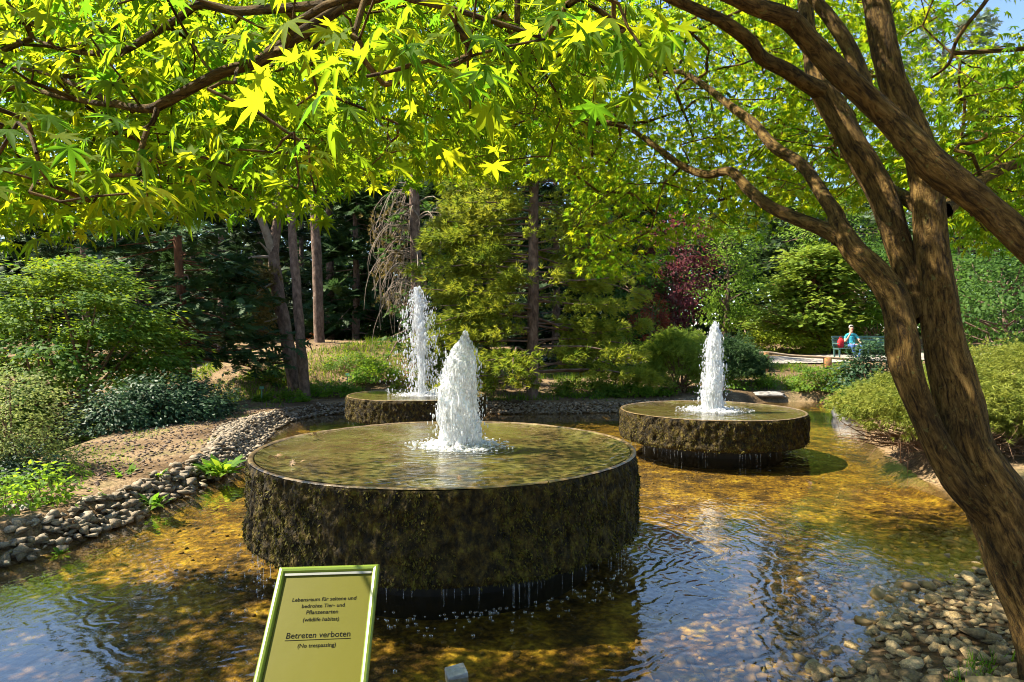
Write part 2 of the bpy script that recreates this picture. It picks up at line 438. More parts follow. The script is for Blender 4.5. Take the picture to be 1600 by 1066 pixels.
# soil, paler and stonier close to the camera, litter brown on the slope
m, N, L, out = nodes_of('soil')
tc = N('TexCoord'); t1 = N('TexNoise'); t1.inputs['Scale'].default_value = .9; t1.inputs['Detail'].default_value = 8; L(tc.outputs['Object'], t1.inputs[0])
r1 = ramp(N, [(.30, (.07, .045, .022)), (.45, (.14, .095, .052)), (.58, (.23, .165, .095)), (.72, (.11, .10, .04))]); L(t1.outputs[0], r1.inputs[0])
t2 = N('TexNoise'); t2.inputs['Scale'].default_value = 24; t2.inputs['Detail'].default_value = 6; L(tc.outputs['Object'], t2.inputs[0])
r2 = ramp(N, [(.3, (.5, .48, .45)), (.7, (1.35, 1.3, 1.25))]); L(t2.outputs[0], r2.inputs[0])
mx = N('MixRGB', blend_type='MULTIPLY'); mx.inputs[0].default_value = 1; L(r1.outputs[0], mx.inputs[1]); L(r2.outputs[0], mx.inputs[2])
p = N('BsdfPrincipled'); p.inputs['Roughness'].default_value = .95; p.inputs['Specular IOR Level'].default_value = .1; L(mx.outputs[0], p.inputs['Base Color'])
b = N('Bump'); b.inputs['Strength'].default_value = .9; b.inputs['Distance'].default_value = .04; L(t2.outputs[0], b.inputs['Height']); L(b.outputs[0], p.inputs['Normal']); L(p.outputs[0], out.inputs[0])
M['soil'] = m
ground = obj('ground', submesh('ground', V, FQ[cs > -.22]), M['soil']); tag(ground, kind='structure')

m, N, L, out = nodes_of('pond_bed')
tc = N('TexCoord'); t1 = N('TexNoise'); t1.inputs['Scale'].default_value = 3.2; t1.inputs['Detail'].default_value = 9; t1.inputs['Roughness'].default_value = .7; L(tc.outputs['Object'], t1.inputs[0])
r1 = ramp(N, [(.34, (.022, .012, .002)), (.44, (.10, .055, .006)), (.53, (.24, .145, .013)), (.63, (.40, .28, .03)), (.76, (.52, .44, .06))]); L(t1.outputs[0], r1.inputs[0])
t2 = N('TexNoise'); t2.inputs['Scale'].default_value = 18; t2.inputs['Detail'].default_value = 6; L(tc.outputs['Object'], t2.inputs[0])
r2 = ramp(N, [(.32, (.35, .33, .3)), (.68, (1.35, 1.3, 1.2))]); L(t2.outputs[0], r2.inputs[0])
mx = N('MixRGB', blend_type='MULTIPLY'); mx.inputs[0].default_value = 1; L(r1.outputs[0], mx.inputs[1]); L(r2.outputs[0], mx.inputs[2])
p = N('BsdfPrincipled'); p.inputs['Roughness'].default_value = .9; L(mx.outputs[0], p.inputs['Base Color'])
b = N('Bump'); b.inputs['Strength'].default_value = 1; b.inputs['Distance'].default_value = .05; L(t2.outputs[0], b.inputs['Height']); L(b.outputs[0], p.inputs['Normal']); L(p.outputs[0], out.inputs[0])
M['bed'] = m
bed = obj('pond_bed', submesh('pond_bed', V, FQ[cs <= -.22]), M['bed']); tag(bed, kind='structure')

# ------------------------------------------------------------------ water
D1 = np.array([-.61, 6.1]); D2 = np.array([3.47, 11.25]); D3 = np.array([-2.1, 14.2])
def water_mat(name, centers, tint=(.95, .90, .68), noise_h=.75, scale=(5.5, 22), power=3.0, dist=.0042):
    m, N, L, out = nodes_of(name)
    g = N('NewGeometry'); pos = g.outputs['Position']
    hs = []
    mp = N('Mapping'); mp.inputs['Scale'].default_value = (1, .8, 1); L(pos, mp.inputs[0])
    for sc_, am in ((scale[0], 1.0 * noise_h), (scale[1], .28 * noise_h)):
        t = N('TexNoise'); t.inputs['Scale'].default_value = sc_; t.inputs['Detail'].default_value = 2.5; t.inputs['Distortion'].default_value = .6; L(mp.outputs[0], t.inputs[0])
        k = N('Math', operation='MULTIPLY'); k.inputs[1].default_value = am; L(t.outputs[0], k.inputs[0]); hs.append(k.outputs[0])
    for (cx, cy, r0, kf, amp, fall) in centers:
        s = N('VectorMath', operation='SUBTRACT'); s.inputs[1].default_value = (cx, cy, 0); L(pos, s.inputs[0])
        s2 = N('VectorMath', operation='MULTIPLY'); s2.inputs[1].default_value = (1, 1, 0); L(s.outputs[0], s2.inputs[0])
        ln = N('VectorMath', operation='LENGTH'); L(s2.outputs[0], ln.inputs[0])
        tn = N('TexNoise'); tn.inputs['Scale'].default_value = 3.4; L(pos, tn.inputs[0])
        tm = N('Math', operation='MULTIPLY_ADD'); tm.inputs[1].default_value = .5; L(tn.outputs[0], tm.inputs[0]); L(ln.outputs['Value'], tm.inputs[2])
        mk = N('Math', operation='MULTIPLY'); mk.inputs[1].default_value = kf; L(tm.outputs[0], mk.inputs[0])
        sn = N('Math', operation='SINE'); L(mk.outputs[0], sn.inputs[0])
        ds = N('Math', operation='SUBTRACT'); ds.inputs[1].default_value = r0; L(ln.outputs['Value'], ds.inputs[0])
        ab = N('Math', operation='ABSOLUTE'); L(ds.outputs[0], ab.inputs[0])
        ml = N('Math', operation='MULTIPLY'); ml.inputs[1].default_value = -fall; L(ab.outputs[0], ml.inputs[0])
        ex = N('Math', operation='EXPONENT'); L(ml.outputs[0], ex.inputs[0])
        m2 = N('Math', operation='MULTIPLY'); L(sn.outputs[0], m2.inputs[0]); L(ex.outputs[0], m2.inputs[1])
        m3 = N('Math', operation='MULTIPLY'); m3.inputs[1].default_value = amp; L(m2.outputs[0], m3.inputs[0]); hs.append(m3.outputs[0])
    acc = hs[0]
    for h in hs[1:]:
        a = N('Math', operation='ADD'); L(acc, a.inputs[0]); L(h, a.inputs[1]); acc = a.outputs[0]
    b = N('Bump'); b.inputs['Strength'].default_value = 1.0; b.inputs['Distance'].default_value = dist; L(acc, b.inputs['Height'])
    # Schlick reflectance, the same from above and from below
    dt = N('VectorMath', operation='DOT_PRODUCT'); L(g.outputs['Incoming'], dt.inputs[0]); L(b.outputs[0], dt.inputs[1])
    ac = N('Math', operation='ABSOLUTE'); L(dt.outputs['Value'], ac.inputs[0])
    om = N('Math', operation='SUBTRACT'); om.inputs[0].default_value = 1.0; om.use_clamp = True; L(ac.outputs[0], om.inputs[1])
    pw = N('Math', operation='POWER'); pw.inputs[1].default_value = power; L(om.outputs[0], pw.inputs[0])
    fr = N('Math', operation='MULTIPLY_ADD'); fr.inputs[1].default_value = .96; fr.inputs[2].default_value = .04; fr.use_clamp = True; L(pw.outputs[0], fr.inputs[0])
    tr = N('BsdfTransparent'); tr.inputs[0].default_value = (*tint, 1)
    gl = N('BsdfGlossy'); gl.inputs['Roughness'].default_value = .015; L(b.outputs[0], gl.inputs['Normal'])
    mx = N('MixShader'); L(fr.outputs[0], mx.inputs[0]); L(tr.outputs[0], mx.inputs[1]); L(gl.outputs[0], mx.inputs[2]); L(mx.outputs[0], out.inputs[0])
    return m
M['water'] = water_mat('pond_water', [(D1[0], D1[1], 1.9, 55, .34, 1.0), (D2[0], D2[1], 1.6, 45, .3, 1.2)])
wx = np.linspace(-6.2, 10.6, 60); wy = np.linspace(2.6, 20.2, 60)
WX, WY = np.meshgrid(wx, wy); q = (np.arange(59)[:, None] * 60 + np.arange(59)[None]).ravel()
WF = np.stack([q, q + 1, q + 61, q + 60], -1); WV = np.stack([WX, WY, 0 * WX], -1).reshape(-1, 3)
wc = pond_sd(WV[WF].mean(1)[:, 0], WV[WF].mean(1)[:, 1])
water = obj('pond_water', submesh('pond_water', WV, WF[wc < .32]), M['water']); tag(water, kind='structure')

# ------------------------------------------------------------------ mossy fountain drums
def moss_mat():
    m, N, L, out = nodes_of('mossy_concrete')
    tc = N('TexCoord'); mp = N('Mapping'); mp.inputs['Scale'].default_value = (1, 1, .75); L(tc.outputs['Object'], mp.inputs[0])
    t1 = N('TexNoise'); t1.inputs['Scale'].default_value = 14; t1.inputs['Detail'].default_value = 9; t1.inputs['Roughness'].default_value = .72; L(mp.outputs[0], t1.inputs[0])
    r1 = ramp(N, [(.36, (.004, .003, .001)), (.47, (.018, .012, .003)), (.56, (.052, .034, .006)), (.65, (.10, .078, .008)), (.8, (.17, .13, .018))]); L(t1.outputs[0], r1.inputs[0])
    p = N('BsdfPrincipled'); p.inputs['Roughness'].default_value = .8; p.inputs['Specular IOR Level'].default_value = .2; L(r1.outputs[0], p.inputs['Base Color'])
    t2 = N('TexNoise'); t2.inputs['Scale'].default_value = 34; t2.inputs['Detail'].default_value = 5; L(mp.outputs[0], t2.inputs[0])
    b = N('Bump'); b.inputs['Strength'].default_value = 1; b.inputs['Distance'].default_value = .03; L(t2.outputs[0], b.inputs['Height']); L(b.outputs[0], p.inputs['Normal']); L(p.outputs[0], out.inputs[0])
    return m
M['moss'] = moss_mat()
M['moss_tuft'] = leaf_mat('moss_tuft', (.010, .008, .002), (.11, .092, .010), (.03, .03, .004), (.16, .14, .012), trans=.2, rough=.7, spec=.2)
M['rim'] = noise_mat('wet_rim', [(.3, (.05, .032, .012)), (.5, (.15, .10, .04)), (.75, (.28, .21, .10))], scale=11, rough=.3, bump=.3, spec=.6)
M['dish'] = noise_mat('wet_dish', [(.28, (.045, .032, .010)), (.45, (.12, .085, .022)), (.6, (.15, .14, .035)), (.75, (.27, .23, .12))], scale=2.6, detail=9, rough=.7, bump=.5)
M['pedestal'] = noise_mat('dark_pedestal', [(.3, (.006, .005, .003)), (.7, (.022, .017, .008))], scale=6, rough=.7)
def white_water():
    m, N, L, out = nodes_of('white_water')
    d = N('BsdfDiffuse'); d.inputs[0].default_value = (.86, .88, .90, 1)
    t = N('BsdfTranslucent'); t.inputs[0].default_value = (.86, .88, .90, 1)
    gl = N('BsdfGlossy'); gl.inputs['Roughness'].default_value = .12
    a = N('MixShader'); a.inputs[0].default_value = .5; L(d.outputs[0], a.inputs[1]); L(t.outputs[0], a.inputs[2])
    c = N('MixShader'); c.inputs[0].default_value = .14; L(a.outputs[0], c.inputs[1]); L(gl.outputs[0], c.inputs[2])
    tr = N('BsdfTransparent')
    at = N('Attribute', attribute_name='bark'); mp = N('Mapping'); mp.inputs['Scale'].default_value = (1, 1, .09); L(at.outputs['Vector'], mp.inputs[0])
    n1 = N('TexNoise'); n1.inputs['Scale'].default_value = 46; n1.inputs['Detail'].default_value = 5; n1.inputs['Roughness'].default_value = .65; L(mp.outputs[0], n1.inputs[0])
    r = ramp(N, [(.36, (.06, .06, .06)), (.58, (1, 1, 1))]); L(n1.outputs[0], r.inputs[0])
    e = N('MixShader'); L(r.outputs[0], e.inputs[0]); L(tr.outputs[0], e.inputs[1]); L(c.outputs[0], e.inputs[2]); L(e.outputs[0], out.inputs[0])
    return m
M['white_water'] = white_water()
m, N, L, out = nodes_of('water_drop')
d = N('BsdfDiffuse'); d.inputs[0].default_value = (.8, .83, .86, 1); t = N('BsdfTranslucent'); t.inputs[0].default_value = (.85, .88, .9, 1); gl = N('BsdfGlossy'); gl.inputs['Roughness'].default_value = .08
a = N('MixShader'); a.inputs[0].default_value = .5; L(d.outputs[0], a.inputs[1]); L(t.outputs[0], a.inputs[2])
c = N('MixShader'); c.inputs[0].default_value = .3; L(a.outputs[0], c.inputs[1]); L(gl.outputs[0], c.inputs[2])
tr = N('BsdfTransparent'); e = N('MixShader'); e.inputs[0].default_value = .72; L(tr.outputs[0], e.inputs[1]); L(c.outputs[0], e.inputs[2]); L(e.outputs[0], out.inputs[0])
M['drop'] = m
M['drip'] = m.copy(); M['drip'].name = 'drip_water'
for x_ in M['drip'].node_tree.nodes:
    if x_.type == 'MIX_SHADER' and abs(x_.inputs[0].default_value - .72) < .01: x_.inputs[0].default_value = .28
m, N, L, out = nodes_of('bubble')
gl = N('BsdfGlossy'); gl.inputs['Roughness'].default_value = .05; tr = N('BsdfTransparent'); lw = N('LayerWeight'); lw.inputs[0].default_value = .45
e = N('MixShader'); L(lw.outputs['Facing'], e.inputs[0]); L(tr.outputs[0], e.inputs[1]); L(gl.outputs[0], e.inputs[2]); L(e.outputs[0], out.inputs[0])
M['bubble'] = m

ICO = None
def ico():
    global ICO
    if ICO is None:
        bm = bmesh.new(); bmesh.ops.create_icosphere(bm, subdivisions=1, radius=1.0); bm.verts.index_update()
        ICO = (np.array([v.co for v in bm.verts]), np.array([[v.index for v in f.verts] for f in bm.faces])); bm.free()
    return ICO
def drops(name, pos, size, mat, parent=None, stretch=None):
    V, Fc = ico(); n = len(pos); size = np.broadcast_to(size, (n,))
    st = np.ones((n, 3)) if stretch is None else stretch
    W = V[None] * size[:, None, None] * st[:, None] + np.asarray(pos)[:, None]
    me = np_mesh(name, W.reshape(-1, 3), (Fc[None] + (np.arange(n) * len(V))[:, None, None]).reshape(-1, 3), smooth=True)
    return obj(name, me, mat, parent)

def disc(name, r, z, mat, parent, rings=28, seg=160, zf=None, r0=0.0):
    rr = np.linspace(r0, r, rings); a = np.arange(seg) * 2 * math.pi / seg
    RR, AA = np.meshgrid(rr, a, indexing='ij')
    Z = np.full(RR.shape, z) if zf is None else zf(RR, AA)
    V = np.stack([RR * np.cos(AA), RR * np.sin(AA), Z], -1).reshape(-1, 3)
    i = np.arange(rings - 1)[:, None] * seg + np.arange(seg)[None]; j = np.arange(rings - 1)[:, None] * seg + (np.arange(seg)[None] + 1) % seg
    Fc = np.stack([i, i + seg, j + seg, j], -1).reshape(-1, 4)
    return obj(name, np_mesh(name, V, Fc, smooth=True), mat, parent)

def drum(c, rad, top, bot, label, seed, nseg, nrow, ntuft, ndrip):
    root = empty('fountain_basin', (c[0], c[1], 0), label, 'fountain', 'round fountain basins in the pond')
    a = np.arange(nseg) * 2 * math.pi / nseg
    # profile: rounded lower edge turning under to the pedestal
    zz = np.linspace(top - .012, bot + .05, nrow)
    prof = [(rad, z) for z in zz] + [(rad - .02, bot + .015), (rad - .07, bot), (rad - .25, bot + .01), (rad - .45, bot + .02)]
    pr = np.array(prof)
    RR = pr[:, 0][:, None] + 0 * a; Z = pr[:, 1][:, None] + 0 * a
    X = np.stack([np.cos(a)[None] * rad * 1.0 + 0 * Z, np.sin(a)[None] * rad + 0 * Z, Z], -1)
    nn = fbm(X * np.array([11, 11, 6.5]) + seed, 4); n2 = fbm(X * np.array([26, 26, 13]) + seed, 2)
    amp = sstep(0, .05, top - Z) * (.055 * nn + .028 * n2 + .010)
    RR = RR + amp
    V = np.stack([RR * np.cos(a), RR * np.sin(a), Z + .02 * n2 * sstep(bot + .1, bot, Z)], -1).reshape(-1, 3)
    n = len(pr); i = np.arange(n - 1)[:, None] * nseg + np.arange(nseg)[None]; j = np.arange(n - 1)[:, None] * nseg + (np.arange(nseg)[None] + 1) % nseg
    Fc = np.stack([i, i + nseg, j + nseg, j], -1).reshape(-1, 4)
    obj('drum_wall', np_mesh('drum_wall', V, Fc, smooth=True), M['moss'], root)
    # moss tufts on the wall, the side turned to the viewer and the sun
    ta = rng.uniform(math.pi * .75, math.pi * 2.1, ntuft); tz = rng.uniform(bot + .02, top - .02, ntuft)
    base = np.stack([np.cos(ta) * rad, np.sin(ta) * rad, tz], -1)
    dens = fbm(base * np.array([5, 5, 2.2]) + seed + 9, 3)
    k = dens > rng.uniform(-.25, .25, ntuft); base = base[k]; ta = ta[k]
    am = .055 * fbm(base * np.array([11, 11, 6.5]) + seed, 4) + .028 * fbm(base * np.array([26, 26, 13]) + seed, 2) + .008
    nrm = np.stack([np.cos(ta), np.sin(ta), 0 * ta], -1)
    base = base + nrm * am[:, None]
    tip = np.array([0, 0, -1.]) + rng.normal(size=base.shape) * .5 + nrm * .5
    o = foliage('moss', T_DIA, base, nrm + rng.normal(size=base.shape) * .6, tip, rng.uniform(.012, .035, len(base)), M['moss_tuft'], root); o['kind'] = 'stuff'
    disc('rim', rad + .004, 0, M['rim'], root, 5, 200, lambda r, t: top - .010 + .012 * np.sqrt(np.clip(1 - ((r - rad + .016) / .021) ** 2, 0, 1)) + .002 * np.sin(7 * t) + .006 * fbm(np.stack([np.cos(t) * 22, np.sin(t) * 22, r * 30], -1), 2), rad - .042)
    disc('dish', rad - .05, 0, M['dish'], root, 24, 96, lambda r, t: top - .06 + .052 * sstep(rad - .22, rad - .05, r) + .014 * fbm(np.stack([r * np.cos(t) * 4, r * np.sin(t) * 4, 0 * r + seed], -1), 3))
    wm = water_mat('basin_water_%d' % seed, [(c[0], c[1], .25, 46, .5, 1.2), (c[0], c[1], rad - .15, 80, .2, 4.0)], (.90, .89, .80), 1.7, (6, 26), 4.2, dist=.0055)
    disc('basin_water', rad - .022, top - .006, wm, root, 20, 96)
    # recessed pedestal below
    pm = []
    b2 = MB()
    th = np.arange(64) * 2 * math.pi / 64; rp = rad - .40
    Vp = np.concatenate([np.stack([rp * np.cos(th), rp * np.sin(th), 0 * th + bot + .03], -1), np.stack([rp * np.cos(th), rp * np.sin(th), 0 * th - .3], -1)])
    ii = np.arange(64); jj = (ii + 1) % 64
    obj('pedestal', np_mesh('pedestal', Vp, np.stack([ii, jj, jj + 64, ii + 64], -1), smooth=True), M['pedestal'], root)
    # water strings dripping from the lower edge
    lst = []
    for k in range(ndrip):
        t = rng.uniform(math.pi * .95, math.pi * 2.05); rr_ = rad + rng.uniform(-.09, -.005)
        l = min(bot, rng.gamma(1.6, .05) + .02); x, y = rr_ * math.cos(t), rr_ * math.sin(t); w_ = rng.uniform(.0008, .0022)
        zs = bot + .015 - rng.uniform(0, .04)
        lst.append(([(x, y, zs), (x, y, zs - l * .5), (x, y, max(.004, zs - l))], [w_ * 1.5, w_, w_ * .5]))
    o = tubes('drip', lst, M['drip'], root, 4); o['kind'] = 'stuff'
    return root
drum(D1, 1.75, .89, .195, 'nearest and largest round mossy fountain basin with wide low water jet', 1, 1100, 60, 42000, 130)
drum(D2, 1.55, .65, .15, 'round mossy fountain basin on the right below the bench', 2, 600, 34, 16000, 90)
drum(D3, 1.50, .65, .15, 'farthest round mossy fountain basin under the tallest thin jet', 3, 420, 30, 9000, 50)

def jet(c, z0, prof, label, seed, spray, nd, dsz, foam_r, lean=0.0):
    """prof: list of (height, radius, x offset)"""
    root = empty('water_jet', (c[0], c[1], z0), label, 'water jet', 'white water jets of the fountains')
    pf = np.array(prof) * np.array([1, .86, 1]); H = pf[-1, 0]
    t = np.linspace(0, H, 150); rad = np.interp(t, pf[:, 0], pf[:, 1]); ox = np.interp(t, pf[:, 0], pf[:, 2])
    for ly, (sc_, jt) in enumerate(((1.0, .42), (.72, .38))):
        pts = np.stack([ox + .012 * np.sin(t * 9 + seed), .01 * np.cos(t * 7), t], -1)
        V, Fc, B = tube_arrays(pts, np.maximum(rad * sc_, .004), 96, 0, seed + ly)
        ctr = np.repeat(pts, 96, axis=0); dv = V - ctr
        nz = .5 * fbm(V * np.array([8, 8, 3.0]) + seed * 5 + ly * 3, 2) + .8 * fbm(V * np.array([55, 55, 3.2]) + seed, 2) + .4 * fbm(V * np.array([110, 110, 9]) + seed, 2)
        V = ctr + dv * (1 + jt * nz)[:, None] + np.array([0, 0, 1]) * (.05 * fbm(V * 14 + seed, 2))[:, None] * sstep(.1, .4, V[:, 2])[:, None]
        obj('water_column', np_mesh('water_column', V, Fc, smooth=True, vec={'bark': V}), M['white_water'], root)
    # torn strings and drops round the column
    h = rng.beta(1.2, 1.2, nd) * H * 1.0; rr_ = np.interp(h, pf[:, 0], pf[:, 1]); an = rng.uniform(0, 6.283, nd)
    k = np.abs(rng.normal(size=nd)); rad_ = rr_ * rng.uniform(.75, 1.15, nd) + spray * k * (1.05 - h / H) ** .7
    pos = np.stack([np.interp(h, pf[:, 0], pf[:, 2]) + rad_ * np.cos(an), rad_ * np.sin(an), h + .0], -1)
    sz = dsz * rng.lognormal(0, .45, nd)
    st = np.stack([np.ones(nd), np.ones(nd), rng.uniform(1.2, 5.0, nd)], -1)
    o = drops('spray', pos, sz, M['drop'], root, st); o['kind'] = 'stuff'
    # foam where it falls back
    n = 420; rr2 = foam_r * np.sqrt(rng.random(n)) * (1 + .5 * rng.random(n)); a2 = rng.uniform(0, 6.283, n)
    kk = np.exp(-(rr2 / foam_r) ** 2 * 1.3)
    pos = np.stack([rr2 * np.cos(a2), rr2 * np.sin(a2), .004 + kk * .05 * rng.random(n) ** 2], -1)
    st = np.stack([rng.uniform(1, 2.4, n), rng.uniform(1, 2.4, n), rng.uniform(.4, 1, n)], -1)
    o = drops('foam', pos, rng.uniform(.006, .016, n) * (.5 + .8 * kk), M['drop'], root, st); o['kind'] = 'stuff'
    # a ruffled white collar
    rr3 = np.linspace(pf[0, 1] * .7, foam_r * .95, 14); a3 = np.arange(96) * 2 * math.pi / 96
    RR, AA = np.meshgrid(rr3, a3, indexing='ij'); Xp = np.stack([RR * np.cos(AA), RR * np.sin(AA), 0 * RR], -1)
    fo = np.exp(-(RR - pf[0, 1]) / (foam_r * .35))
    Xp[..., 2] = .002 + np.clip(.09 * fo * (fbm(Xp * 20 + seed, 3) + .25), 0, 1) - .012 * (1 - fo)
    i = np.arange(13)[:, None] * 96 + np.arange(96)[None]; j = np.arange(13)[:, None] * 96 + (np.arange(96)[None] + 1) % 96
    V = Xp.reshape(-1, 3)
    obj('foam_collar', np_mesh('foam_collar', V, np.stack([i, i + 96, j + 96, j], -1).reshape(-1, 4), smooth=True, vec={'bark': V * 1.3}), M['white_water'], root)
jet((D1[0] + .10, D1[1] + .05), .884, [(0, .215, .0), (.12, .212, .0), (.40, .205, .005), (.62, .185, .01), (.80, .165, .02), (.90, .115, .035), (.97, .055, .055), (1.04, .022, .062), (1.08, .004, .062)],
    'wide white water jet in the nearest fountain basin', 1, .06, 1500, .0036, .38)
jet((D2[0] + .03, D2[1]), .644, [(0, .20, 0), (.3, .185, .01), (.6, .155, .02), (.85, .14, .02), (1.05, .14, .03), (1.2, .12, .03), (1.35, .085, .045), (1.46, .045, .05), (1.53, .008, .05)],
    'tapering white water jet rising from the right fountain basin', 2, .09, 1300, .0050, .48)
jet((D3[0] + .10, D3[1]), .644, [(0, .085, .02), (.5, .085, .01), (1.0, .11, -.01), (1.4, .12, -.02), (1.75, .105, -.05), (1.95, .085, -.06), (2.1, .075, -.08), (2.25, .045, -.09), (2.36, .01, -.10)],
    'tallest thin water jet with wide spray at the back', 3, .36, 2600, .0068, .5)

# bubbles drifting below the near basin
n = 260; t = rng.uniform(math.pi * 1.0, math.pi * 1.97, n); rr_ = 1.75 + rng.gamma(1.3, .12, n) - .12
keep = np.ones(n, bool)
o = drops('bubble_raft', np.stack([D1[0] + rr_ * np.cos(t), D1[1] + rr_ * np.sin(t), np.full(n, .003)], -1), rng.uniform(.006, .015, n), M['bubble'])
tag(o, 'small round bubbles floating below the nearest fountain basin', 'bubbles', kind='stuff')

# ------------------------------------------------------------------ stone edging round the pond
def along(poly, step):
    seg = np.linalg.norm(np.diff(poly, axis=0), axis=1); cum = np.concatenate([[0], np.cumsum(seg)])
    s = np.arange(0, cum[-1], step); k = np.clip(np.searchsorted(cum, s, side='right') - 1, 0, len(seg) - 1); f = ((s - cum[k]) / seg[k])[:, None]
    p = poly[k] * (1 - f) + poly[k + 1] * f; d = unit(np.diff(poly, axis=0))[k]
    return p, np.stack([-d[:, 1], d[:, 0]], -1), s
edge = POND[1:17]
EDG = empty('pond_edging', (-4.1, 6.0, 0), 'low curved edging of grey stones and pebbles round the pond', 'stone edging')
ST = hulls(8, 21, .52)
pos, siz = [], []
p_, n_, s_ = along(edge, .055)
for k in range(len(p_)):
    d = max(p_[k][1], 4.5); far = sstep(8.5, 11, d)
    size0 = .125 * (1 - far) + .080 * far
    wid = .29 + .5 * math.exp(-((s_[k] - 6.6) / 1.9) ** 2) * 1.0
    m_ = rng.poisson(.055 * wid / (size0 ** 2 * .19))
    for _ in range(m_):
        off = rng.uniform(-.04, wid)      # n_ points away from the water (poly runs clockwise seen from above)
        q2 = p_[k] + n_[k] * off + rng.normal(size=2) * .02
        sz = size0 * min(2.0, max(.5, rng.lognormal(0, .38)))
        lift = .035 * math.sin(min(1, max(0, off / wid)) * math.pi) + rng.uniform(-.015, .03)
        pos.append((q2[0], q2[1], float(gz(q2[0], q2[1])) * .8 + .03 + lift)); siz.append(sz)
pos = np.array(pos); siz = np.array(siz)
app = siz / np.maximum(np.hypot(pos[:, 0], pos[:, 1]), 1) * ((np.abs(pos[:, 0]) / pos[:, 1] < .84) & (pos[:, 1] > 1))
order = np.argsort(-app); big = order[:295]; rest = order[295:]
st_me = []
for k, (V_, F_) in enumerate(ST):
    me = np_mesh('stone', V_, F_); me.materials.append(M['stone']); st_me.append(me)
for k in big:
    o = bpy.data.objects.new('stone', st_me[k % 8]); link(o, EDG)
    o.location = pos[k] - np.array([-4.1, 6.0, 0]); o.scale = (siz[k],) * 3; o.rotation_euler = (rng.uniform(-.4, .4), rng.uniform(-.4, .4), rng.uniform(0, 6.28))
o = scatter_hulls('pebble_fill', ST, pos[rest] - np.array([-4.1, 6.0, 0]), siz[rest], M['stone'], EDG); o['kind'] = 'stuff'

# ------------------------------------------------------------------ pebble shore at the lower right, pebbles under water
SHORE = empty('pebble_shore', (2.4, 4.0, 0)); tag(SHORE, kind='structure')
cand = np.stack([rng.uniform(.4, 5.6, 16000), rng.uniform(2.3, 7.0, 16000)], -1)
s = pond_sd(cand[:, 0], cand[:, 1])
beachw = sstep(.3, 1.2, cand[:, 0])
keep = (s > -1.15) & (s < .85) & (rng.random(len(cand)) < beachw * np.where(s < -.25, .22 * (1 - sstep(-.5, -1.15, s)) + .02, .32))
cand = cand[keep]; s = s[keep]
siz = .060 * rng.lognormal(0, .5, len(cand)) + .02; siz = np.clip(siz, .03, .26)
siz = np.where((s > .08) & (rng.random(len(s)) < .10), siz * 1.9, siz)
z = gz(cand[:, 0], cand[:, 1]) + siz * .12
pos = np.stack([cand[:, 0], cand[:, 1], z], -1)
px_, py_ = proj(pos); vis = (px_ > 0) & (px_ < 1600) & (py_ < 1090)
app = siz / np.maximum(pos[:, 1], 1) * vis * (s > -.12)
order = np.argsort(-app); big = order[:290]
bmask = np.zeros(len(pos), bool); bmask[big] = True
st2 = []
for k, (V_, F_) in enumerate(hulls(8, 33, .48)):
    me = np_mesh('shore_stone', V_, F_); me.materials.append(M['beach']); st2.append(me)
for k in big:
    o = bpy.data.objects.new('shore_stone', st2[k % 8]); link(o, SHORE)
    o.location = pos[k] - np.array([2.4, 4.0, 0]); o.scale = (siz[k],) * 3; o.rotation_euler = (rng.uniform(-.3, .3), rng.uniform(-.3, .3), rng.uniform(0, 6.28))
HS = hulls(6, 44, .48)
r1_ = ~bmask & (s > -.1); r2_ = ~bmask & (s <= -.1)
o = scatter_hulls('shore_pebble_fill', HS, pos[r1_] - np.array([2.4, 4.0, 0]), siz[r1_], M['beach'], SHORE); o['kind'] = 'stuff'
extra = np.stack([rng.uniform(-4, 5.5, 1500), rng.uniform(3.2, 12, 1500)], -1); extra = extra[(pond_sd(extra[:, 0], extra[:, 1]) < -.3)]
pe = np.stack([extra[:, 0], extra[:, 1], gz(extra[:, 0], extra[:, 1]) + .005], -1)
pp = np.concatenate([pos[r2_], pe]); ss = np.concatenate([siz[r2_], rng.uniform(.02, .07, len(pe))])
o = scatter_hulls('sunken_pebble', HS, pp, ss, M['sunken']); tag(o, 'brown pebbles lying under the clear pond water', 'pebbles', kind='stuff')

# single rocks
def rock(name, loc, size, mat, label, seed, sub=3, flat=.6, rz=0):
    bm = bmesh.new(); bmesh.ops.create_icosphere(bm, subdivisions=sub, radius=.5)
    V_ = np.array([v.co for v in bm.verts]); dn = fbm(V_ * 2.2 + seed, 4); V2 = V_ * (1 + .55 * dn)[:, None]
    V2 = np.round(V2 / .16) * .16 * .35 + V2 * .65
    for v, c_ in zip(bm.verts, V2): v.co = c_ * np.array(size)
    me = bpy.data.meshes.new(name); bm.to_mesh(me); bm.free()
    o = obj(name, me, mat); o.location = loc; o.rotation_euler = (0, 0, rz)
    return tag(o, label, 'rock')
M['pale_rock'] = noise_mat('pale_rock', [(.3, (.22, .20, .18)), (.6, (.45, .43, .40)), (.8, (.58, .56, .52))], scale=9, bump=.8, bscale=26)
o = MB().box((0, 0, 0), (.115, .10, .085)).build('stone_block', M['pale_rock'], None, .008)
o.location = (-.315, 3.66, -.012); o.rotation_euler = (.12, -.10, .35); tag(o, 'pale angular stone block standing alone in the shallow water', 'stone')
rock('boulder', (8.15, 15.3, .16), (1.0, .7, .55), M['pale_rock'], 'pale speckled boulder at the water edge beside the low juniper', 5)
rock('boulder', (7.6, 19.1, .20), (1.1, .6, .22), M['rock'], 'flat grey boulder at the far end of the pond', 9)
rock('boulder', P(410, 568, 21.5) + np.array([0, 0, -.1]), (1.5, 1.0, 1.0), M['rock'], 'grey boulder left of the leaning pine trunk on the mound', 13)
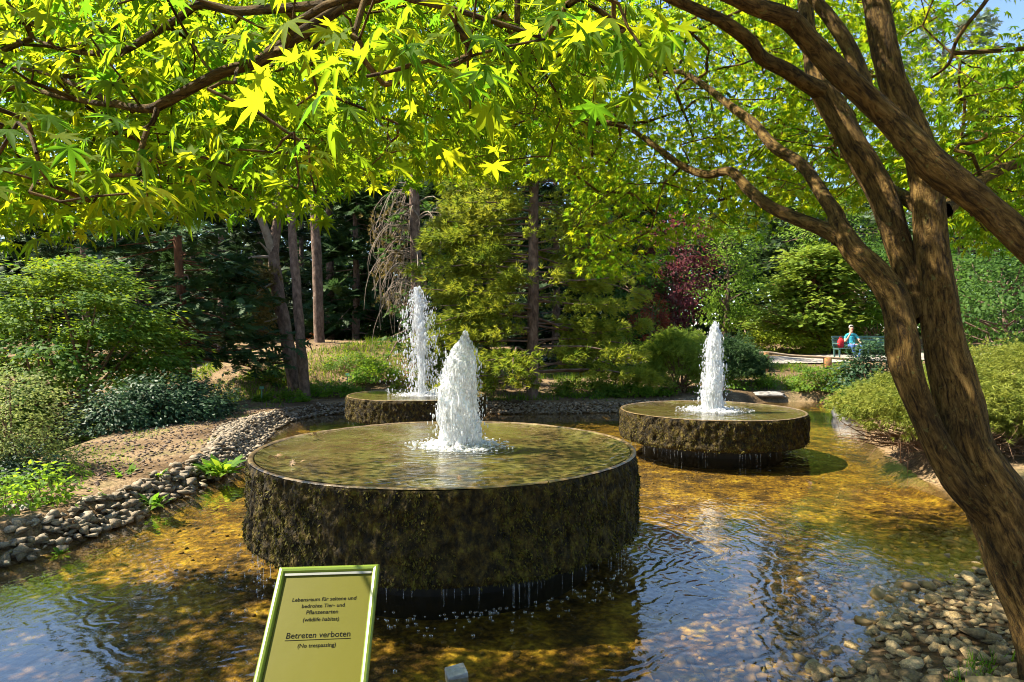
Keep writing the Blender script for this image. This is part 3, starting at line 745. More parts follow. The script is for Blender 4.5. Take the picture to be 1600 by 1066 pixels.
rock('boulder', P(478, 566, 21.3) + np.array([0, 0, -.1]), (1.2, .9, .9), M['rock'], 'grey boulder between two pine trunks on the mound', 17)
rock('boulder', P(525, 552, 22.5) + np.array([0, 0, -.1]), (2.0, .9, .5), M['rock'], 'long flat grey boulder at the crest of the mound', 19)
rock('boulder', P(30, 800, 6.2) + np.array([0, 0, -.05]), (.55, .4, .25), M['rock'], 'weathered stone slab behind the edging at left', 23)
# ------------------------------------------------------------------ vegetation builders
UP = np.array([0, 0, 1.0])
def shrub(name, label, cx, cy, rx, ry, h, n, leaf, mat, tmpl=T_DIA, clumps=70, cat='shrub', csz=.30, z0=None, low=-.15, rough=.22, flat=.55, stems=6, group=None, seed=0, stem_mat='brown_twig', lift=0.0, upw=.7):
    zb = float(gz(cx, cy)) if z0 is None else z0
    root = empty(name, (cx, cy, zb), label, cat, group)
    d = rdir(clumps * 4); d = d[d[:, 2] > low][:clumps]; m_ = len(d)
    rs = (1 + rough * 2 * fbm(d * 2.3 + seed * 3.1, 3)) * rng.uniform(.72, 1.0, m_)
    cc = d * rs[:, None] * np.array([rx, ry, h - lift]) + np.array([0, 0, lift]); cc[:, 2] = np.maximum(cc[:, 2], .05)
    k = rng.integers(0, m_, n); sc_ = csz * min(rx, ry, h)
    cs_ = rng.uniform(.6, 1.3, m_)
    off = rng.normal(size=(n, 3)) * np.array([1, 1, flat]) * (sc_ * cs_[k])[:, None]
    pos = cc[k] + off; g = pos[:, 2] > .02; pos = pos[g]; k = k[g]; off = off[g]
    nrm = UP * upw + d[k] * .6 + rng.normal(size=pos.shape) * .45
    tip = d[k] + off / max(sc_, 1e-3) * .6 - UP * .35 + rng.normal(size=pos.shape) * .4
    tc_ = rng.random(m_)
    tint = np.clip(.55 * tc_[k] + .45 * rng.random(len(k)), 0, 1)
    foliage('crown', tmpl, pos, nrm, tip, leaf * rng.uniform(.7, 1.25, len(pos)), M[mat], root, tint)
    if stems:
        lst = []
        for i in rng.choice(m_, min(m_, stems * 6), replace=False):
            b0 = np.array([rng.normal() * .08 * rx, rng.normal() * .08 * ry, -.05]); e = cc[i]
            md = b0 * .5 + e * .5 + np.array([0, 0, .12 * h]) * rng.uniform(-.6, 1) + rng.normal(size=3) * .05 * h
            r0 = .014 * max(h, .6) * rng.uniform(.6, 1.3)
            lst.append(([b0, b0 * .7 + md * .3 + np.array([0, 0, .05 * h]), md, e], [r0, r0 * .8, r0 * .5, r0 * .2]))
        tubes('stem', lst, M[stem_mat], root, 5, 0, 2)
    return root

def conifer(name, label, base, H, crown, rad, mat, tmpl, nbr, per, leaf, tr=.15, bark='bark_pine', droop=.25, up=.0, lean=None, cat='conifer', shape=.8, clump=.16, dark=None, bare=0, group=None, pts=None, radii=None, whorl=None, az=None, topfade=1.0, offs=None):
    base = np.array(base, float); root = empty(name, base, label, cat, group)
    if pts is None:
        ts = np.linspace(0, 1, 7); ln = np.array(lean if lean is not None else (0, 0))
        pts = np.stack([ln[0] * ts ** 1.5 + .04 * np.sin(ts * 5), ln[1] * ts ** 1.5 + .03 * np.cos(ts * 4), ts * H], -1); pts[0, 2] = -.2
        radii = tr * (1.12 - ts) ** .8
    pts = np.array(pts); radii = np.array(radii)
    tubes('trunk', [(pts, radii)], M[bark], root, 14, .22, 4)
    def at(h): return np.array([np.interp(h, pts[:, 2], pts[:, 0]), np.interp(h, pts[:, 2], pts[:, 1]), h])
    lst = []; PP, NN, TT, TI = [], [], [], []
    for b in range(nbr):
        u = (b + rng.random()) / nbr
        if whorl: u = (round(u * whorl) + rng.normal() * .12) / whorl
        u = min(max(u, 0), .995); h = crown + (H - crown) * u
        a = rng.uniform(0, 2 * math.pi) if az is None else az[b % len(az)] + rng.normal() * .35
        Lb = rad * ((1 - u) ** shape * .85 + .15) * rng.uniform(.65, 1.15)
        dv = np.array([math.cos(a), math.sin(a), 0]); s0 = at(h)
        e = s0 + dv * Lb + UP * Lb * (up - droop) * rng.uniform(.5, 1.4)
        md = s0 + dv * Lb * .5 + UP * Lb * (up * .2 - droop * .15) + rng.normal(size=3) * .05 * Lb
        br = max(.010, tr * .22 * (1 - u * .6))
        lst.append(([s0, md, e], [br, br * .65, br * .2]))
        tt = rng.uniform(.22, 1.0, per) ** .75
        c_ = (s0 * ((1 - tt) ** 2)[:, None] + 2 * md * (tt * (1 - tt))[:, None] + e * (tt ** 2)[:, None])
        side = np.cross(dv, UP)
        lat = rng.normal(size=per) * clump * Lb * (1.15 - tt) * 1.6
        if offs:                       # tufts gathered into rounded clumps along the branch
            gsel = rng.integers(0, offs, per); lat = lat[gsel]; c_ = c_[gsel] + rng.normal(size=(per, 3)) * np.array([.15, .15, .09])
            c_ = c_ + side * lat[:, None]
        else: c_ = c_ + side * lat[:, None] + rng.normal(size=(per, 3)) * np.array([.06, .06, .05]) * Lb * .8
        PP.append(c_); NN.append(UP + rng.normal(size=(per, 3)) * .35)
        TT.append(dv + side * (np.sign(lat) * .7)[:, None] + UP * (up * .9 - droop * .4) + rng.normal(size=(per, 3)) * .3)
        TI.append(np.clip(.5 * rng.random() + .5 * rng.random(per), 0, 1))
    tubes('branch_work', lst, M[bark], root, 5, 0, 2)['kind'] = 'stuff'
    PP = np.concatenate(PP)
    foliage('crown', tmpl, PP, np.concatenate(NN), np.concatenate(TT), leaf * rng.uniform(.7, 1.25, len(PP)), M[mat], root, np.concatenate(TI))
    return root

def broad(name, label, cx, cy, H, rad, n, leaf, mat, z0=None, clumps=90, tr=.12, low=.3, tmpl=T_DIA, cat='tree', csz=.17, seed=0, bark='bark_pine'):
    zb = float(gz(cx, cy)) if z0 is None else z0
    root = empty(name, (cx, cy, zb), label, cat)
    cz_ = H * (low + (1 - low) / 2); hz_ = H * (1 - low) / 2
    d = rdir(clumps); rr_ = rng.uniform(.35, 1.0, clumps) ** .5 * (1 + .5 * fbm(d * 2 + seed, 3))
    cc = d * rr_[:, None] * np.array([rad, rad, hz_]) + np.array([0, 0, cz_])
    k = rng.integers(0, clumps, n); sc_ = csz * rad
    off = rng.normal(size=(n, 3)) * np.array([1, 1, .6]) * sc_ * rng.uniform(.6, 1.3, clumps)[k][:, None]
    pos = cc[k] + off
    tint = np.clip(.6 * rng.random(clumps)[k] + .4 * rng.random(n), 0, 1)
    foliage('crown', tmpl, pos, UP * .8 + d[k] * .5 + rng.normal(size=pos.shape) * .5, d[k] + rng.normal(size=pos.shape) * .6 - UP * .3, leaf * rng.uniform(.7, 1.25, n), M[mat], root, tint)
    ts = np.linspace(0, 1, 5)
    tubes('trunk', [(np.stack([.15 * np.sin(ts * 3 + seed), .1 * np.cos(ts * 4), ts * H * .8 - .2 * (ts == 0)], -1), tr * (1.15 - ts))], M[bark], root, 10, .2, 3)
    lst = []
    for i in rng.choice(clumps, min(clumps, 34), replace=False):
        h0 = min(H * .75, max(H * .15, cc[i][2] - rng.uniform(.2, .5) * rad)); s0 = np.array([0, 0, h0])
        lst.append(([s0, (s0 + cc[i]) / 2 + rng.normal(size=3) * .06 * rad, cc[i]], [tr * .32, tr * .2, tr * .06]))
    tubes('branch_work', lst, M[bark], root, 5, 0, 2)
    return root

def gp(px, d, dz=0.0):
    x = (px - 800) / F * d
    return np.array([x, d, float(gz(x, d)) + dz])
def xy(px, d): return (px - 800) / F * d, d

# ------------------------------------------------------------------ far woodland behind everything
n = 48000; xx = rng.uniform(-62, 66, n); yy = rng.uniform(42, 62, n)
ridge = 11.5 + 3.0 * sstep(-27, -18, xx) * (1 - sstep(-4, 3, xx)) + 5 * fbm(np.stack([xx * .09, 0 * xx, 0 * xx], -1), 3) - 3.5 * sstep(-8, -26, xx) - 1.5 * np.exp(-((xx - 14) / 6) ** 2)
zz = gz(xx, yy) + ridge * rng.random(n) ** .8
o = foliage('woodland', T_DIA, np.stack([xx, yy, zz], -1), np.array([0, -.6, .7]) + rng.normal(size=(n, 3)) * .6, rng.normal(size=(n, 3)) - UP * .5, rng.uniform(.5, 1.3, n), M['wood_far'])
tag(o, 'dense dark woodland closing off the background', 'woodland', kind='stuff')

# ------------------------------------------------------------------ pines at left centre
def ptrunk(pts, d):
    """pixel polyline with pixel radius and distance -> local points, radii, base"""
    w_ = np.array([P(a, b, d + (q[3] if len(q) > 3 else 0)) for q in pts for a, b in [q[:2]]]); r = np.array([q[2] * d / F * .86 for q in pts])
    base = w_[0].copy(); base[2] = float(gz(base[0], base[1])); w_[0, 2] = base[2] - .2
    return w_ - base, r, base
def pine_px(label, pts, d, crown_py, rad, nbr, per, leaf, mat='pine_dark', bark='bark_pine', tmpl=T_TUFT, **kw):
    p_, r_, b_ = ptrunk(pts, d)
    H = p_[-1, 2]; cr = CZ - (crown_py - HY) / F * d - b_[2]
    return conifer('pine_tree', label, b_, H, cr, rad, mat, tmpl, nbr, per, leaf, r_[0], bark, pts=p_, radii=r_, cat='pine tree', **kw)
t1 = pine_px('leaning forked pine with dead side branches standing on the mound', [(464, 612, 13), (448, 530, 11.5), (434, 455, 11), (428, 395, 10), (436, 330, 8), (446, 240, 6), (452, 130, 4), (455, 40, 2)], 18, 330, 1.5, 18, 40, .30, droop=.15)
lst = []
for q in ([(428, 400, 7), (412, 352, 6), (398, 318, 5), (392, 280, 3)], [(430, 402, 3), (395, 402, 2), (370, 414, 1.5), (352, 416, .8)], [(434, 440, 3), (418, 446, 1.6), (404, 456, .8)], [(440, 492, 3), (425, 500, 1.5), (413, 503, .8)], [(428, 405, 3), (412, 385, 1.5), (405, 378, .6)]):
    lst.append(([P(a, b, 18 - .3 * i) - np.array(t1.location) for i, (a, b, r) in enumerate(q)], [r * 18 / F for a, b, r in q]))
[tubes('dead_branch', [q_], M['dead_twig'], t1, 6, 0, 3) for q_ in lst]
pos = []
for (a, b) in ((412, 440), (405, 432), (420, 470), (406, 488), (412, 505), (398, 516), (420, 425), (400, 445), (415, 520)):
    pos += [P(a + rng.normal() * 9, b + rng.normal() * 8, 17.8 + rng.normal() * .25) for _ in range(70)]
pos = np.array(pos) - np.array(t1.location)
foliage('needle_clump', T_TUFT, pos, rdir(len(pos)), UP * .5 + rng.normal(size=pos.shape), rng.uniform(.10, .2, len(pos)), M['pine_brown'], t1)
pine_px('slender straight pine at the pond edge, tallest thin trunk', [(479, 641, 10.5), (470, 540, 8.6), (464, 460, 8), (458, 380, 7.6), (453, 280, 7), (448, 160, 5), (446, 40, 3), (445, -30, 1.5)], 17, 230, 1.3, 16, 40, .28, droop=.1)
pine_px('pine trunk standing behind the boulders on the mound', [(500, 556, 10), (497, 480, 9), (494, 380, 8.6), (491, 270, 8), (489, 150, 6), (488, 20, 3)], 23, 280, 2.8, 36, 46, .34, droop=.1)
pine_px('distant pine trunk rising behind the mound pines', [(517, 520, 7.5), (516, 420, 7), (514, 300, 6.4), (512, 180, 5), (511, 80, 2.5)], 28, 270, 2.8, 30, 40, .36, droop=.1)
pine_px('reddish trunked dark conifer behind the green shrub', [(294, 628, 9.5), (290, 560, 8.5), (284, 480, 8), (278, 380, 7), (274, 260, 5), (272, 140, 3), (271, 60, 1.5)], 16.5, 565, 3.0, 90, 40, .42, mat='fir', bark='bark_red', tmpl=T_SPRAY3, droop=.18)
pine_px('thin pine half hidden above the green shrub at far left', [(136, 520, 6.5), (132, 420, 6), (130, 330, 5), (128, 270, 2.5)], 26, 400, 2.2, 30, 36, .40, mat='pine_dark', droop=.12)
# dead looking larch with hanging twigs
t7 = pine_px('half dead conifer with long drooping bare twigs behind the back fountain', [(655, 610, 12), (653, 500, 10.5), (650, 400, 10), (648, 320, 9.5), (646, 220, 7), (645, 120, 4), (645, 60, 2)], 20, 560, 1.5, 30, 22, .24, mat='broad', droop=.7, tmpl=T_SPRAY3)
lst = []; op = []
for k in range(64):
    h0 = rng.uniform(290, 470); s0 = P(650, h0, 20) ; a = rng.uniform(2.2, 4.4) if k % 3 else rng.uniform(0, 6.28); L0 = rng.uniform(.5, 1.5)
    dv = np.array([math.cos(a), math.sin(a), 0])
    p1 = s0 + dv * L0 * .6 + UP * .15; p2 = s0 + dv * L0 - UP * rng.uniform(.3, .9); p3 = p2 + dv * .1 * rng.normal() - UP * rng.uniform(.3, 1.0)
    lst.append(([s0, p1, p2, p3], [.022, .016, .010, .004]))
    for j in range(3):
        q_ = p1 + (p2 - p1) * rng.random(); e = q_ + rng.normal(size=3) * .15 - UP * rng.uniform(.3, .8)
        lst.append(([q_, (q_ + e) / 2 + rng.normal(size=3) * .08, e], [.009, .006, .003]))
    if k % 2 == 0: op += [p2 + rng.normal(size=3) * .1 for _ in range(8)]
tubes('hanging_twig', [([q_ - np.array(t7.location) for q_ in p_], r_) for p_, r_ in lst], M['dead_twig'], t7, 5, 0, 3)
op = np.array(op) - np.array(t7.location)
foliage('needle_clump', T_TUFT, op, rdir(len(op)), rng.normal(size=op.shape), rng.uniform(.10, .22, len(op)), M['pine_brown'], t7)
# the broad sunny pine in the centre
pine_px('broad sunlit yellow green pine with straight trunk in the centre behind the pond', [(832, 642, 11.5), (832, 560, 10.5), (833, 450, 10), (834, 330, 9), (836, 220, 7), (838, 110, 4), (839, 40, 1.5)], 16.9, 600, 3.3, 150, 125, .20, mat='pine', droop=.16, up=.10, shape=.42, clump=.2, offs=7,
        az=[math.pi, math.pi * 1.2, math.pi * .9, 3.9, .15, 5.8, .5, math.pi * 1.08, .0, 2.2])

# dark conifers that close the middle ground
dk = [(215, 31, 7.5, 3.0, 'dark conifer behind the thin pine at left'), (345, 27, 13.0, 3.0, 'dark conifer filling the gap left of the mound'), (405, 31, 15.0, 3.2, 'dark conifer behind the leaning pine'), (555, 27, 9.0, 2.4, 'dark conifer just right of the mound pine trunks'),
      (610, 33, 8.6, 2.7, 'dark conifer behind the half dead tree'), (705, 27, 9.6, 2.4, 'dark conifer left of the sunny pine'), (760, 31, 12.5, 3.0, 'dark conifer directly behind the sunny pine'), (868, 25, 11.0, 1.9, 'tall narrow dark conifer right of the sunny pine trunk'),
      (945, 29, 8.2, 2.6, 'dark conifer behind the low weeds and rail'), (300, 36, 13.0, 3.2, 'dark conifer far behind the green shrub'), (470, 38, 14.0, 3.4, 'dark conifer deep behind the mound'), (1255, 38, 18.5, 3.8, 'tall dark conifer above the spreading juniper'),
      (1225, 42, 15.0, 3.2, 'lower dark conifer left of the tall one above the juniper'), (1545, 40, 15.0, 3.8, 'dark conifer behind the pale cedar at upper right'), (60, 34, 6.8, 3.0, 'low dark conifer at the far left edge'), (655, 38, 10.5, 3.0, 'dark conifer deep behind the back fountain'),
      (800, 40, 13.0, 3.2, 'dark conifer far behind the sunny pine'), (1000, 38, 9.0, 2.6, 'dark conifer behind the purple tree')]
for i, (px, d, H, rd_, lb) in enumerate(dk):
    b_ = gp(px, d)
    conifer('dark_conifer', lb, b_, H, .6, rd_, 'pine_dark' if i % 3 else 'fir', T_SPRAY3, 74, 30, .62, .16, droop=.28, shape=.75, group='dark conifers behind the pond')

# pale cedars at upper right
conifer('cedar_tree', 'pale layered cedar with flat branches at upper right behind the maple', gp(1475, 30), 15.5, 5.5, 4.2, 'cedar', T_SPRAY3, 60, 34, .42, .22, droop=.02, up=.04, shape=.35, clump=.12, cat='cedar tree', whorl=9)
conifer('cedar_tree', 'sparse blue grey cedar rising beyond the maple stems', gp(1400, 36), 19, 6.5, 4.4, 'cedar', T_SPRAY3, 52, 26, .45, .24, droop=.03, up=.04, shape=.4, clump=.12, cat='cedar tree', whorl=10)

# broadleaf trees on the right behind the path
broad('purple_plum', 'purple leaved plum tree behind the right fountain', *xy(1056, 28), 6.2, 1.75, 5200, .17, 'purple', low=.22, clumps=80, seed=3)
broad('red_shrub_tree', 'small dark red bush below the purple plum', *xy(1018, 25), 2.6, .75, 1200, .13, 'red', low=.25, clumps=30, seed=4, tr=.05)
broad('broadleaf_tree', 'dense green broadleaf tree left of the purple plum', *xy(985, 27), 5.0, 1.5, 4200, .17, 'broad', low=.12, clumps=70, seed=5)
broad('broadleaf_tree', 'light green broadleaf tree between the plum and the spreading juniper', *xy(1132, 31), 6.6, 1.8, 5200, .17, 'broad_light', low=.1, clumps=80, seed=6)
broad('broadleaf_tree', 'dark green broadleaf tree behind the bench', *xy(1345, 33), 5.6, 2.4, 6000, .2, 'broad', low=.05, clumps=80, seed=7)
broad('broadleaf_tree', 'shadowy broadleaf tree at the right edge behind the clipped juniper', *xy(1570, 20), 4.6, 2.2, 7000, .15, 'broad', low=.05, clumps=80, seed=8)
broad('broadleaf_tree', 'green broadleaf tree rising at the right edge', *xy(1500, 26), 6.4, 2.6, 7000, .18, 'broad', low=.15, clumps=90, seed=9)
broad('broadleaf_tree', 'light green tree behind the juniper crown', *xy(1300, 36), 9.0, 2.6, 6000, .22, 'broad_light', low=.35, clumps=80, seed=10)

# spreading juniper over the bench
jr = empty('spreading_juniper', gp(1262, 31.5), 'large spreading yellow green juniper with layered sprays over the bench', 'juniper')
bx_, by_, bz_ = jr.location
PP, NN, TT, TI = [], [], [], []; lst = []
for k in range(150):
    a = rng.uniform(0, 6.283); u = rng.random(); h = 1.3 + 4.0 * u; L0 = 3.6 * (1 - .62 * u) * rng.uniform(.5, 1.08)
    e = np.array([math.cos(a) * L0 + .4 * u, math.sin(a) * L0 * .7, h + .10 * L0 - .35])
    s0 = np.array([rng.normal() * .2 + .3, rng.normal() * .2, max(.3, h - .8)])
    if k % 2 == 0: lst.append(([s0 * np.array([.3, .3, .25]), s0, s0 * .4 + e * .6, e], [.07, .05, .03, .01]))
    m_ = 62; t_ = rng.uniform(.35, 1.05, m_); c_ = s0 + (e - s0) * t_[:, None] + rng.normal(size=(m_, 3)) * np.array([.36, .36, .12])
    PP.append(c_); NN.append(UP + rng.normal(size=(m_, 3)) * .3); TT.append(unit(e - s0)[None] + rng.normal(size=(m_, 3)) * .4 - UP * .25); TI.append(np.clip(.5 * rng.random() + .5 * rng.random(m_), 0, 1))
PP = np.concatenate(PP)
foliage('crown', T_SPRAY, PP, np.concatenate(NN), np.concatenate(TT), .30 * rng.uniform(.7, 1.3, len(PP)), M['juniper'], jr, np.concatenate(TI))
tubes('stem', lst, M['bark_red'], jr, 7, 0, 3)

# shrubs
shrub('round_maple_shrub', 'large domed green leafy shrub at the left edge', *xy(92, 13.6), 2.7, 2.1, 4.1, 32000, .13, 'green_shrub', clumps=210, csz=.12, flat=.34, seed=1, rough=.2, stems=8, low=-.25, lift=.9, upw=1.3)
shrub('pale_shrub', 'pale small leaved shrub at the left edge in front of the domed shrub', *xy(18, 7.7), .62, .6, 1.25, 7500, .05, 'pale_shrub', clumps=80, csz=.24, seed=2)
shrub('dark_shrub', 'dark glossy shrub right of the domed green shrub', *xy(255, 12.3), .8, .7, .85, 5000, .085, 'dark_shrub', clumps=60, seed=3, csz=.25)
shrub('blue_green_shrub', 'bluish green shrub beside the dark earth bed', *xy(312, 13.2), .65, .6, .65, 3800, .085, 'blue_shrub', clumps=50, seed=4, csz=.25)
shrub('dark_shrub', 'dark leafy shrub at the foot of the domed green shrub', *xy(185, 11.6), .7, .6, .8, 4000, .085, 'dark_shrub', clumps=50, seed=5, csz=.26)
shrub('blue_green_shrub', 'low bluish shrub below the pale shrub at left', *xy(40, 7.3), .40, .35, .40, 1800, .06, 'blue_shrub', clumps=36, seed=6)
shrub('clipped_bush', 'rounded clipped bush left of the right water jet', *xy(1062, 18.6), 1.05, .95, 1.75, 9000, .11, 'juniper', tmpl=T_TUFT6, clumps=120, csz=.16, seed=7, rough=.08, lift=.5)
shrub('dark_pine_bush', 'dark flat topped bush behind the right water jet', *xy(1140, 20.2), 1.0, .8, 1.45, 6500, .13, 'fir', tmpl=T_TUFT6, clumps=90, csz=.2, seed=8, lift=.5)
shrub('yellow_shrub', 'bright yellow green shrub between the path and the juniper', *xy(1215, 30.5), 1.8, .9, 1.3, 6000, .13, 'yellow_shrub', clumps=90, csz=.26, seed=9)
shrub('yellow_shrub', 'bright yellow green shrub left of the bench', *xy(1285, 31), 1.0, .9, 1.75, 4200, .13, 'yellow_shrub', clumps=70, csz=.26, seed=10)
shrub('green_shrub', 'green shrub right behind the bench', *xy(1372, 30.5), 1.5, .9, 2.3, 5500, .14, 'weed', clumps=80, csz=.22, seed=11)
shrub('dark_laurel', 'dark glossy leaved shrub in front of the bench beside the maple trunk', *xy(1362, 18.5), .85, .8, 1.45, 5200, .12, 'dark_shrub', clumps=70, csz=.24, seed=12)
shrub('leafy_perennial', 'broad mid green plant clump at the far right bank of the pond', *xy(1290, 19.6), 1.2, .6, .75, 4200, .10, 'green_shrub', clumps=60, csz=.26, seed=13)
shrub('leafy_perennial', 'lush green plant clump below the dark glossy shrub', *xy(1345, 17.6), .9, .6, .62, 3000, .10, 'green_shrub', clumps=50, csz=.26, seed=14)
shrub('leafy_perennial', 'bright green weedy clump behind the far stone edging', *xy(985, 18.2), 1.3, .6, .62, 5000, .085, 'weed', clumps=70, csz=.26, seed=15)
shrub('leafy_perennial', 'green weedy clump at the foot of the sunny pine', *xy(915, 17.6), .9, .5, .5, 2600, .085, 'green_shrub', clumps=50, csz=.26, seed=16)
shrub('leafy_perennial', 'bright leafy clump behind the back fountain basin', *xy(590, 18.6), .75, .5, .62, 2400, .09, 'weed', clumps=44, csz=.26, seed=17)
shrub('leafy_perennial', 'leafy green clump hidden behind the tall water jet', *xy(700, 18.0), 1.0, .5, .6, 2400, .09, 'green_shrub', clumps=44, csz=.26, seed=18)
shrub('azalea', 'small orange flowering shrub glimpsed between the pine trunks', *xy(484, 34), .65, .5, .9, 900, .10, 'orange', clumps=30, seed=19)
shrub('leafy_shrub', 'sunlit leafy shrub right of the mound pines', *xy(560, 29), 1.4, 1.0, 3.1, 4200, .16, 'broad', clumps=60, csz=.22, seed=20)
shrub('ivy_shrub', 'dark climbing foliage beneath the half dead conifer', *xy(690, 23), 1.3, .8, 3.2, 5000, .13, 'broad', clumps=70, csz=.2, seed=21)
shrub('fern_shrub', 'arching green plants between the weeds and the purple plum', *xy(960, 24), 1.3, .8, 1.5, 3600, .13, 'green_shrub', clumps=60, csz=.25, seed=22, tmpl=T_NARROW)
shrub('leafy_perennial', 'yellow green plants at the foot of the slender pine', *xy(520, 17.6), 0.9, .5, 0.32, 2600, .08, 'weed', clumps=50, csz=.26, seed=51)
shrub('leafy_perennial', 'yellow green plants left of the slender pine', *xy(440, 16.6), 0.7, .5, 0.25, 1800, .08, 'weed', clumps=50, csz=.26, seed=52)
shrub('leafy_perennial', 'dark green clump on the mound slope', *xy(420, 18.8), 1.0, .5, 0.5, 2600, .08, 'green_shrub', clumps=50, csz=.26, seed=53)
shrub('leafy_perennial', 'green clump on the slope between mound and back fountain', *xy(545, 19.6), 0.9, .5, 0.55, 2400, .08, 'green_shrub', clumps=50, csz=.26, seed=54)
shrub('leafy_perennial', 'green plants on the bank left of the far boulder', *xy(1165, 19.8), 0.9, .5, 0.5, 2400, .08, 'weed', clumps=50, csz=.26, seed=55)

# low clipped junipers at right with bare twigs below
def low_juniper(label, cx, cy, rx, ry, h, n, seed):
    r = shrub('low_juniper', label, cx, cy, rx, ry, h, n, .085, 'juniper_near', tmpl=T_TUFT, clumps=240, csz=.11, seed=seed, rough=.10, lift=.42, low=-.02, stems=0, flat=.5, cat='juniper')
    lst = []
    for k in range(230):
        a = rng.uniform(math.pi * .9, math.pi * 2.1); q_ = rng.uniform(.55, .98); s0 = np.array([math.cos(a) * rx * .3, math.sin(a) * ry * .3, rng.uniform(0, .2)])
        e = np.array([math.cos(a) * rx * q_, math.sin(a) * ry * q_, rng.uniform(.10, .52)])
        md = (s0 + e) / 2 + rng.normal(size=3) * np.array([.15, .15, .08]) - UP * .04
        lst.append(([s0, md, e, e + rng.normal(size=3) * .1], [.012, .008, .005, .002]))
        for j in range(2):
            q0 = md + (e - md) * rng.random(); lst.append(([q0, q0 + rng.normal(size=3) * .08, q0 + rng.normal(size=3) * .16 - UP * .05], [.005, .004, .0015]))
    tubes('bare_twig', lst, M['brown_twig'], r, 4, 0, 1)
low_juniper('low clipped juniper mound overhanging the water behind the maple trunk', 6.45, 9.45, 1.6, 1.35, 1.15, 17000, 31)
low_juniper('second clipped juniper mound at the right edge', 8.5, 9.2, 1.7, 1.4, 1.15, 12000, 32)
low_juniper('higher clipped juniper dome behind at the right edge', 9.5, 11.9, 1.7, 1.4, 1.55, 9000, 33)

# ------------------------------------------------------------------ weeds, rosettes, grass
def rosette(label, loc, r, n, seed, mat='weed', up=.8):
    root = empty('broad_leaved_weed', loc, label, 'plant', 'weeds along the stone edging')
    a = rng.uniform(0, 6.283, n); el = rng.uniform(.25, 1.3, n) * up
    dv = np.stack([np.cos(a), np.sin(a), el], -1); nrm = UP - dv * .5 + rng.normal(size=(n, 3)) * .2
    me_t = np.array([[0, 0, 0], [.11, .35, .05], [.13, .7, .02], [0, 1, -.12], [-.13, .7, .02], [-.11, .35, .05]]), np.array([[0, 1, 5], [1, 2, 5], [2, 4, 5], [2, 3, 4]])
    foliage('leaf', me_t, rng.normal(size=(n, 3)) * np.array([.2, .2, .02]) * r, nrm, dv, r * rng.uniform(.7, 1.25, n), M[mat], root)
    return root
rosette('large yellow green rosette weed growing on the edging beside the near basin', P(345, 742, 8.55), .30, 60, 1)
rosette('small green weed hanging over the edging into the water', P(240, 790, 7.1), .16, 26, 2)
rosette('weed on the earth bed above the edging', P(188, 752, 7.7), .20, 30, 3)
rosette('weed on the earth bed left of the large rosette', P(245, 752, 7.8), .16, 26, 4)
rosette('tiny weed in the water near the left edge', P(95, 868, 5.7), .11, 16, 5)
def leafy(label, px, d, r, h, n, leaf, seed, mat='weed'):
    return shrub('leafy_weed', label, *xy(px, d), r, r, h, n, leaf, mat, clumps=26, csz=.34, seed=seed, stems=3, cat='plant', tmpl=T_DIA)
leafy('bushy green weed behind the edging at the left edge', 58, 6.4, .30, .34, 420, .07, 41)
leafy('green weed in the lower left corner of the bank', 8, 6.1, .28, .26, 320, .07, 42)
leafy('yellow green weed on the bank below the pale shrub', 85, 7.4, .34, .16, 420, .06, 43)
leafy('yellow green weed patch at the left edge of the earth bed', 30, 7.0, .36, .2, 420, .06, 44)

# grass blades on the slopes
bl = np.array([[-.05, 0, 0], [.05, 0, 0], [0, 1, -.15]]), np.array([[0, 1, 2]])
def blades(name, label, pts, hgt, mat='weed'):
    n = len(pts); z = gz(pts[:, 0], pts[:, 1]); nn = rng.normal(size=(n, 3)); nn[:, 2] *= .3
    o = foliage(name, bl, np.stack([pts[:, 0], pts[:, 1], z], -1), nn, UP + rng.normal(size=(n, 3)) * .45, hgt * rng.uniform(.5, 1.3, n), M[mat]); tag(o, label, 'grass', kind='stuff')
gpnt = np.stack([rng.uniform(-11, 11, 60000), rng.uniform(15, 27, 60000)], -1)
gd = fbm(np.stack([gpnt[:, 0] * .5, gpnt[:, 1] * .5, 0 * gpnt[:, 0] + 7], -1), 3); sdp = pond_sd(gpnt[:, 0], gpnt[:, 1])
blades('grass', 'grass and low green ground cover on the slopes round the pond', gpnt[(gd + .25 * np.exp(-(sdp / 1.3) ** 2) > .16) & (sdp > .55) & (gpnt[:, 1] < 25)], .20, 'green_shrub')
gp2 = np.stack([rng.uniform(-6.5, -3.8, 16000), rng.uniform(5, 16, 16000)], -1)
gd = fbm(np.stack([gp2[:, 0] * 2.0, gp2[:, 1] * 1.2, 0 * gp2[:, 0] + 3], -1), 3); sdp = pond_sd(gp2[:, 0], gp2[:, 1])
blades('seedling_cover', 'sparse seedlings sprouting on the bare earth bed at left', gp2[(gd > .16) & (sdp > .5) & (sdp < 3)], .05)
gp3 = np.stack([rng.uniform(2.2, 4.5, 9000), rng.uniform(2.6, 5.2, 9000)], -1); sdp = pond_sd(gp3[:, 0], gp3[:, 1])
gd = fbm(np.stack([gp3[:, 0] * 2.2, gp3[:, 1] * 2.2, 0 * gp3[:, 0] + 5], -1), 3)
blades('shore_grass', 'grass tufts on the shore round the foot of the maple', gp3[(gd > .12) & (sdp > .5)], .09)
